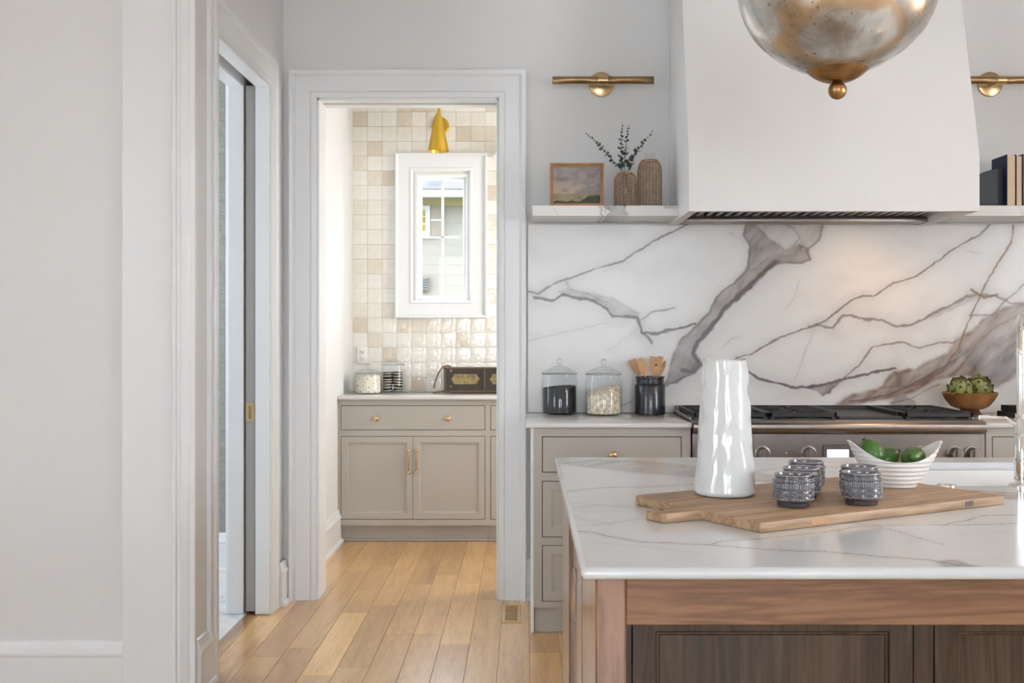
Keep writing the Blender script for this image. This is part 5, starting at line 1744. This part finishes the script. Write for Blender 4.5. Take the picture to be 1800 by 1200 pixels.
# pitcher
py = Dz(876, BZ) + .064
pc = thing('white_pitcher', 'tall tapered glazed white ceramic vase standing on the cutting board', 'vase', (X(1274, py), py, BZ))
pr0 = (X(1327, py) - X(1220.5, py)) / 2; pr1 = (X(1313.5, py) - X(1237, py)) / 2
phh = Z(632, py) - BZ
prof = [(0, .001), (pr0 - .006, .001), (pr0 - .002, .004)]
NP = 70
for i in range(NP + 1):
    t_ = i / NP
    prof.append((pr0 + (pr1 - pr0) * (t_ ** .92), .008 + (phh - .008) * t_))
prof += [(pr1 - .003, phh + .001), (pr1 - .006, phh - .002), (pr1 - .007, phh - .03), (pr0 - .02, .02), (0, .018)]
nout = NP + 3
def pdis(a, z, i):
    if i < 3 or i > nout: return 0 if i < 3 else 0
    x_ = np.array([a * 3.2]); z_ = np.array([z * 26])
    f = float(vnoise(np.array([math.cos(a) * 3 + 9]), np.array([math.sin(a) * 3 + z * 22]), 1)[0] - .5) * .0026
    f += float(vnoise(np.array([math.cos(a) * 9 + 9 + z * 8]), np.array([math.sin(a) * 9 + z * 55]), 2)[0] - .5) * .0009
    for sa, am in ((-.42, 1), (-2.72, 1)):                # puckered seams down the sides
        d = (a - sa + math.pi) % (2 * math.pi) - math.pi
        d += .10 * math.sin(z * 60) + .05 * math.sin(z * 140)
        f += am * .0032 * math.exp(-(d / .14) ** 2) * (.5 + .5 * math.sin(z * 95 + 1))
    return f
bm = disp_lathe(prof, 96, pdis)
for v in bm.verts:
    if v.co.z > phh - .012: v.co.z += .0018 * math.sin(math.atan2(v.co.y, v.co.x) * 3 + 1) * min(1, (v.co.z - phh + .012) / .012)
pb = obj('body', bm, M['white_ceramic'], pc, ang=1.5)

# cups
CRAD, CH = .0445, .070
def cup_mesh():
    prof = [(0, .001), (.031, .001), (.033, .002), (.0335, .009), (.034, .0105)]
    NO = 84
    for i in range(NO + 1):
        t_ = i / NO
        z = .0112 + (.0585 - .0112) * t_
        r = .0420 - .0072 * max(0, 1 - t_ * 7.5) ** 2
        prof.append((r, z))
    prof += [(.0418, .0598), (.0405, .0612), (.0400, .0630), (.0405, .0652), (.0412, .0675), (.0410, .0692), (.0400, .0700), (.0388, .0697), (.0380, .0685), (.0378, .060), (.0380, .02), (.036, .010), (0, .008)]
    n0 = 5
    def f(a, z, i):
        if i < n0 or i > n0 + NO: return 0
        d = 0
        if .0535 < z < .0580:                                # beads
            cz_ = (z - .05575) / .0022
            ca = ((a * 44 / (2 * math.pi)) % 1 - .5) / .42
            q = 1 - cz_ * cz_ - ca * ca
            if q > 0: d += .0026 * math.sqrt(q)
        elif .0400 < z < .0515:                              # upright ribs
            m_2 = min((z - .0400), (.0515 - z)) / .0012
            d += .0019 * min(1, m_2) * (.5 + .5 * math.cos(a * 52))
        elif .0368 < z < .0388: d += .0014 * math.sin(math.pi * (z - .0368) / .002)
        elif .0215 < z < .0355:                              # diamonds
            cz_ = abs(z - .0285) / .0068
            ca = abs((a * 17 / (2 * math.pi)) % 1 - .5) * 2
            e = cz_ + ca
            d += .0021 * math.exp(-((e - .92) / .13) ** 2) + .0021 * math.exp(-((e - .25) / .22) ** 2)
        elif .0150 < z < .0200:
            cz_ = (z - .0175) / .0024
            ca = ((a * 50 / (2 * math.pi)) % 1 - .5) / .42
            q = 1 - cz_ * cz_ - ca * ca
            if q > 0: d += .0020 * math.sqrt(q)
        return d
    bm = disp_lathe(prof, 288, f)
    me = bpy.data.meshes.new('cup_body'); bm.to_mesh(me); bm.free()
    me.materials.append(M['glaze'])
    me.shade_smooth(); me.set_sharp_from_angle(angle=1.4)
    return me
cm_ = cup_mesh()
foot_me = bpy.data.meshes.new('foot')
fb = lathe([(0, .0004), (.0325, .0004), (.0340, .002), (.0345, .0085), (.0335, .0088)], 0, 0, 0, 48); fb.to_mesh(foot_me); fb.free()
foot_me.materials.append(simple('unglazed_dark_foot', (.045, .032, .034), .5, var=.2, nscale=30)); foot_me.shade_smooth(); foot_me.set_sharp_from_angle(angle=.6)
for (x, y, rz, lab) in ((.576, 2.405, .0, 'nearest cup of the left row, patterned grey-blue stoneware'),
                        (.621, 2.520, .7, 'middle cup of the left row, half hidden behind the nearest cup'),
                        (.664, 2.645, 1.9, 'farthest cup of the left row, beside the tall white vase'),
                        (.7315, 2.436, .4, 'front cup of the right pair, patterned grey-blue stoneware'),
                        (.7600, 2.548, 2.4, 'rear cup of the right pair, in front of the white bowl')):
    t = thing('stoneware_cup', lab, 'cup', (x, y, BZ), rz, 'patterned grey cups on the cutting board')
    for nm, me in (('body', cm_), ('foot', foot_me)):
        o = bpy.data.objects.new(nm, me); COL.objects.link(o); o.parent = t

# white boat-shaped bowl
by_ = 2.72
bw = thing('porcelain_bowl', 'white ribbed boat-shaped bowl of avocados on the cutting board', 'bowl', (X(1572, by_), by_, BZ), -.06)
AX, AY = (X(1655, by_) - X(1492, by_)) / 2, .078
HT, HLo = Z(773, by_) - BZ, Z(812, by_ - .07) - BZ
NT, NA = 44, 96
def bowl_pt(a, t_, off):
    c, s = math.cos(a), math.sin(a)
    rim = HLo + (HT - HLo) * (abs(c) ** 3.2)
    z = .004 + (rim - .004) * t_
    g = t_ ** .55
    fx = .046 + (AX - .046) * (z / HT) ** .72
    fy = .046 + (AY - .046) * (z / HLo) ** .62 if z < HLo * 1.0 else AY
    taper = 1 - .62 * max(0, (z - HLo) / (HT - HLo)) if HT > HLo else 1
    rib = .0011 * math.sin(z * 2 * math.pi / .0105) if off == 0 else 0
    x = (fx + rib - off) * (abs(c) ** .95) * (1 if c >= 0 else -1)
    y = (fy + rib - off) * s * (1 if True else taper)
    return (x, y, z + (off * .6 if t_ < .999 else -.0005))
bm = BM()
outer = [[bm.verts.new(bowl_pt(2 * math.pi * k / NA, i / NT, 0)) for k in range(NA)] for i in range(NT + 1)]
inner = [[bm.verts.new(bowl_pt(2 * math.pi * k / NA, i / 14, .0045)) for k in range(NA)] for i in range(14, -1, -1)]
rings = outer + inner
for A, B in zip(rings[:-1], rings[1:]):
    for k in range(NA): bm.faces.new((A[k], A[(k + 1) % NA], B[(k + 1) % NA], B[k]))
bm.faces.new(inner[-1])
bmf = [bm.verts.new((v.co.x * .96, v.co.y * .96, .0005)) for v in outer[0]]
for k in range(NA): bm.faces.new((bmf[k], bmf[(k + 1) % NA], outer[0][(k + 1) % NA], outer[0][k]))
bm.faces.new(list(reversed(bmf)))
bmesh.ops.recalc_face_normals(bm, faces=bm.faces)
obj('body', bm, M['bowl_ceramic'], bw, ang=1.3)
def avocado(u, v, y, L, r, rot, lab, scar):
    t = thing('avocado', lab, 'avocado', (X(u, y), y, Z(v, y)), 0, 'avocados in the white bowl')
    t.rotation_euler = rot
    pf = []
    for k in range(25):
        a = math.pi * k / 24
        z = -math.cos(a)
        rr_ = math.sin(a) * (1 - .20 * max(0, z) ** 1.2) * (1 + .06 * z * -1)
        pf.append((r * rr_, L * z))
    obj('skin', lathe(pf, 0, 0, 0, 40), M['avocado'], t)
    obj('stem_scar', lathe([(0, 0), (.0055, 0), (.0045, .003), (0, .0035)], 0, 0, L - .0015, 14), M['avocado_stem'], t)
avocado(1533, 794, 2.715, .036, .0262, (-.4, -.5, 0), 'avocado at the left of the white bowl, standing highest', 0)
avocado(1560, 805, 2.755, .034, .0255, (.2, 1.0, .3), 'avocado lying low in the middle of the white bowl', 0)
avocado(1605, 805, 2.700, .040, .0290, (1.35, -.35, -.5), 'avocado at the right of the white bowl with its dark stem scar showing', 0)

# ------------------------------------------------------------------ right counter: pedestal bowl, artichokes, books
wy = 5.24
pb_ = thing('pedestal_bowl', 'turned brown wooden footed bowl holding artichokes', 'bowl', (X(1704.5, wy), wy, KT))
wr = (X(1752, wy) - X(1657, wy)) / 2
zr0, zr1 = Z(718, wy) - KT, Z(690, wy) - KT
obj('bowl', lathe([(.0, zr0), (.060, zr0), (.085, zr0 + .012), (wr * .86, zr0 + (zr1 - zr0) * .55), (wr, zr1), (wr - .004, zr1 + .003), (wr - .009, zr1), (wr * .8, zr0 + .035), (.05, zr0 + .014), (0, zr0 + .012)], 0, 0, 0, 44), M['carved_wood'], pb_)
obj('foot', lathe([(0, .001), (.060, .001), (.060, .008), (.046, zr0 * .6), (.040, zr0 + .003), (0, zr0 + .003)], 0, 0, 0, 36), M['dark_wood'], pb_)
brm = BM()
nn = 6
gv = [[brm.verts.new(((i / nn - .5) * (1 - (j / nn) ** 2.4) * .9 + 0, -.22 * (1 - ((i / nn - .5) * 2) ** 2) * (1 - .4 * j / nn) + .25 * (j / nn) ** 2, j / nn)) for i in range(nn + 1)] for j in range(nn)]
tipv = brm.verts.new((0, .28, 1.02))
for j in range(nn - 1):
    for i in range(nn): brm.faces.new((gv[j][i], gv[j][i + 1], gv[j + 1][i + 1], gv[j + 1][i]))
for i in range(nn): brm.faces.new((gv[-1][i], gv[-1][i + 1], tipv))
for f in brm.faces: f.material_index = 1 if f.calc_center_median().z > .88 else 0
bract_me = bpy.data.meshes.new('bract'); brm.to_mesh(bract_me); brm.free()
bract_me.materials.append(M['bract']); bract_me.materials.append(M['bract_tip']); bract_me.shade_smooth()
def artichoke(u, v, y, r, rot, lab, seed):
    rr_ = random.Random(seed)
    t = thing('artichoke', lab, 'artichoke', (X(u, y), y, Z(v, y)), 0, 'artichokes in the wooden bowl')
    t.rotation_euler = rot
    obj('heart', lathe([(r * .86 * math.sin(math.pi * k / 14), -r * .9 * math.cos(math.pi * k / 14)) for k in range(15)], 0, 0, 0, 24), M['bract'], t)
    for lv, (el, cnt, s) in enumerate(((-50, 5, 1.15), (-20, 6, 1.2), (8, 6, 1.1), (34, 5, 1.0), (56, 4, .8), (76, 3, .6))):
        for k in range(cnt):
            a = 2 * math.pi * (k + .5 * (lv % 2)) / cnt + rr_.uniform(-.08, .08)
            e = math.radians(el - 18)
            o = bpy.data.objects.new('bract', bract_me); COL.objects.link(o); o.parent = t
            nrm = Vector((math.cos(e) * math.cos(a), math.cos(e) * math.sin(a), math.sin(e)))
            o.location = nrm * r * .90
            tg = Vector((-math.sin(e) * math.cos(a), -math.sin(e) * math.sin(a), math.cos(e)))
            xa_ = tg.cross(nrm)
            mt = Matrix((xa_, -nrm, tg)).transposed()
            o.rotation_euler = mt.to_euler()
            o.scale = (r * s * 1.1, r * s * .8, r * s * 1.0)
artichoke(1689.5, 683, 5.20, .049, (.5, -.25, 0), 'left artichoke in the footed wooden bowl', 1)
artichoke(1722, 682, 5.27, .051, (.95, .2, .4), 'right artichoke in the wooden bowl, its tip facing out', 2)
kz0 = KT
bk1 = book('book', 'lower black book of the small stack right of the wooden bowl', (X(1773.5, 5.16), 5.10, kz0), .20, .15, .026, M['black_cloth'], (0, 0, .12), 'stacked books on the right counter', True)
bk2 = book('book', 'upper black book of the small stack right of the wooden bowl', (X(1779, 5.17), 5.12, kz0 + .0265), .18, .14, .026, M['black_cloth'], (0, 0, .10), 'stacked books on the right counter', True)
wv = thing('wooden_vase', 'brown turned wooden vase on the stacked books at the right edge', 'vase', (X(1812, 5.2), 5.20, kz0 + .053))
obj('body', lathe([(0, .0005), (.028, .0005), (.034, .02), (.040, .08), (.042, .14), (.036, .20), (.026, .23), (.024, .24), (.020, .24), (.022, .2), (0, .19)], 0, 0, 0, 32), M['carved_wood'], wv)
